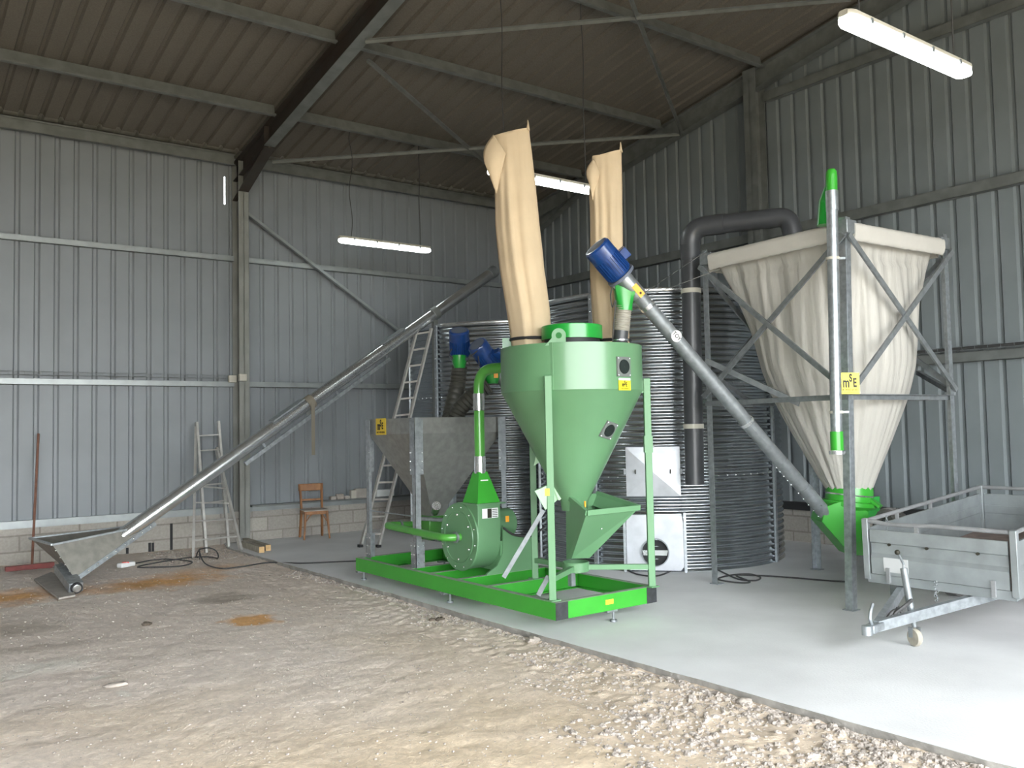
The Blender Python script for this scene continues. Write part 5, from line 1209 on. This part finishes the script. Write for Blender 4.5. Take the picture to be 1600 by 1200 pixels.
tag(MB().tube(smooth_path([onz(x, y, 0.012) for x, y in pts], 8), 0.009, 6).build('power_cable', M['cable']), 'dark cable snaking over the slab in front of the silo', 'cable')
# oddments on the wall ledge
for i, (px, w_, h_, mt, lab) in enumerate(((519, .10, .06, 'board', 'small pale lump on the wall ledge right of the chair'), (530, .12, .09, 'stone', 'pale rubble piece on the wall ledge, between two smaller ones'), (541, .09, .05, 'board', 'flat pale piece on the wall ledge left of the upright block'),
                                      (551, .10, .14, 'box', 'small upright block on the wall ledge beside the hopper leg'), (564, .26, .16, 'board', 'largest pale block on the wall ledge, seen behind the hopper leg'), (600, .34, .12, 'white', 'long white block on the wall ledge seen through the hopper legs'))):
    p = ony(px, 780, YW - 0.12); mb = MB().box((p.x, YW - 0.14, 0.56 + h_ / 2), (w_, 0.09, h_)); o = mb.build('rubble_block', M[mt], bevel=0.012); tag(o, lab, 'block', 'oddments on the wall ledge')
struct('trim_8', MB().bb(5.06, 8.5, YW - 0.2, YW - 0.06, 0.535, 0.56), M['steel'], 'narrow dark ledge on top of the block course')

# ---- stones
def rock(c, r, seed, sq=(1, 1, .6)):
    rs_ = random.Random(seed); mb = MB(); n_, m_ = 7, 9; vs = []; 
    for i in range(1, n_):
        for j in range(m_):
            a = PI * i / n_; b = 2 * PI * j / m_; q = r * (0.75 + 0.45 * rs_.random()); vs.append(V((c.x + sq[0] * q * math.sin(a) * math.cos(b), c.y + sq[1] * q * math.sin(a) * math.sin(b), c.z + sq[2] * q * math.cos(a))))
    fs = [(i * m_ + j, i * m_ + (j + 1) % m_, (i + 1) * m_ + (j + 1) % m_, (i + 1) * m_ + j) for i in range(n_ - 2) for j in range(m_)] + [tuple(range(m_)), tuple((n_ - 2) * m_ + j for j in reversed(range(m_)))]
    return mb.add(vs, fs)
p = onz(181, 1071, -0.05); tag(rock(p + U * 0.005, 0.075, 3, (1.1, .6, .22)).build('flat_stone', M['stone'], angle=60), 'smooth flat pale stone lying alone on the dirt', 'stone')
for px, py, r, lab in ((675, 968, .035, 'left of two dark clods near the slab edge'), (688, 968, .045, 'right of two dark clods near the slab edge'), (229, 975, .045, 'small dark clod in the middle of the grey dirt')):
    p = onz(px, py, -0.045); tag(rock(p, r, int(px), (1, .8, .5)).build('dirt_clod', M['stone_d'], angle=60), lab, 'clod', 'dark clods on the dirt')
for px, py, r, lab in ((634, 934, .05, 'largest loose stone by the slab edge, left of the skid middle'), (836, 1003, .06, 'large loose stone at the slab edge below the front of the skid'), (1170, 1098, .05, 'loose pale stone at the slab edge towards the bottom right'), (620, 927, .035, 'loose stone by the slab edge nearest the far end of the skid')):
    p = onz(px, py, -0.05); p.x = min(p.x, SLX - 0.06); tag(rock(p + U * .012, r, int(px)).build('loose_stone', M['stone'], angle=40), lab, 'stone', 'larger stones by the slab edge')
# crushed gravel along the slab edge and scattered over the dirt: uncountable
base = []
for sd_ in range(6):
    rm = rock(V((0, 0, 0)), 1.0, 100 + sd_, (1, .85, .65)); base.append((np.array(rm.v), rm.f))
VS, FS, off = [], [], 0
def put(x, y, r):
    global off
    v, f = base[random.randrange(6)]; a = random.random() * 2 * PI; R2 = np.array([[math.cos(a), -math.sin(a), 0], [math.sin(a), math.cos(a), 0], [0, 0, 1]])
    z = dirt_h(x, y) + r * 0.15; VS.append((v * r) @ R2.T + np.array((x, y, z - r * 0.2))); FS.extend([tuple(i + off for i in q) for q in f]); off += len(v)
for _ in range(8000):
    y = 1.6 + 9.0 * random.random() ** 1.7; w_ = (0.85 if y < 5 else 0.55); x = SLX - 0.03 - w_ * random.random() ** 1.8 * (1.3 - 0.08 * y)
    x = min(x, SLX - 0.03)
    if mnoise.fractal(V((x * 2.2, y * 1.4, 8)), 1.0, 2.0, 3) < (0.12 if y > 5.5 else -0.12) and x < SLX - 0.12: continue
    put(x, y, 0.006 + 0.017 * random.random() ** 4 * (1.5 if y < 4 else 0.9))
for _ in range(9000):
    y = 1.6 + 11 * random.random() ** 1.6; x = -0.5 + 5.0 * random.random(); put(min(x, SLX - .03), y, 0.003 + 0.009 * random.random() ** 4)
for _ in range(900):
    y = 2.2 + 1.9 * random.random(); x = 3.2 + 1.2 * random.random(); put(x, y, 0.006 + 0.02 * random.random() ** 2)
for _ in range(500): put(3.4 + 1.1 * random.random(), 12.3 + 1.3 * random.random(), 0.006 + 0.016 * random.random() ** 2)
allv = np.vstack(VS); me = bpy.data.meshes.new('gravel'); me.from_pydata(allv.tolist(), [], FS); me.update(); me.materials.append(M['gravel'])
g = bpy.data.objects.new('gravel', me); COL.objects.link(g); tag(g, 'pale crushed gravel strewn along the slab edge and over the dirt', 'gravel', kind='stuff')
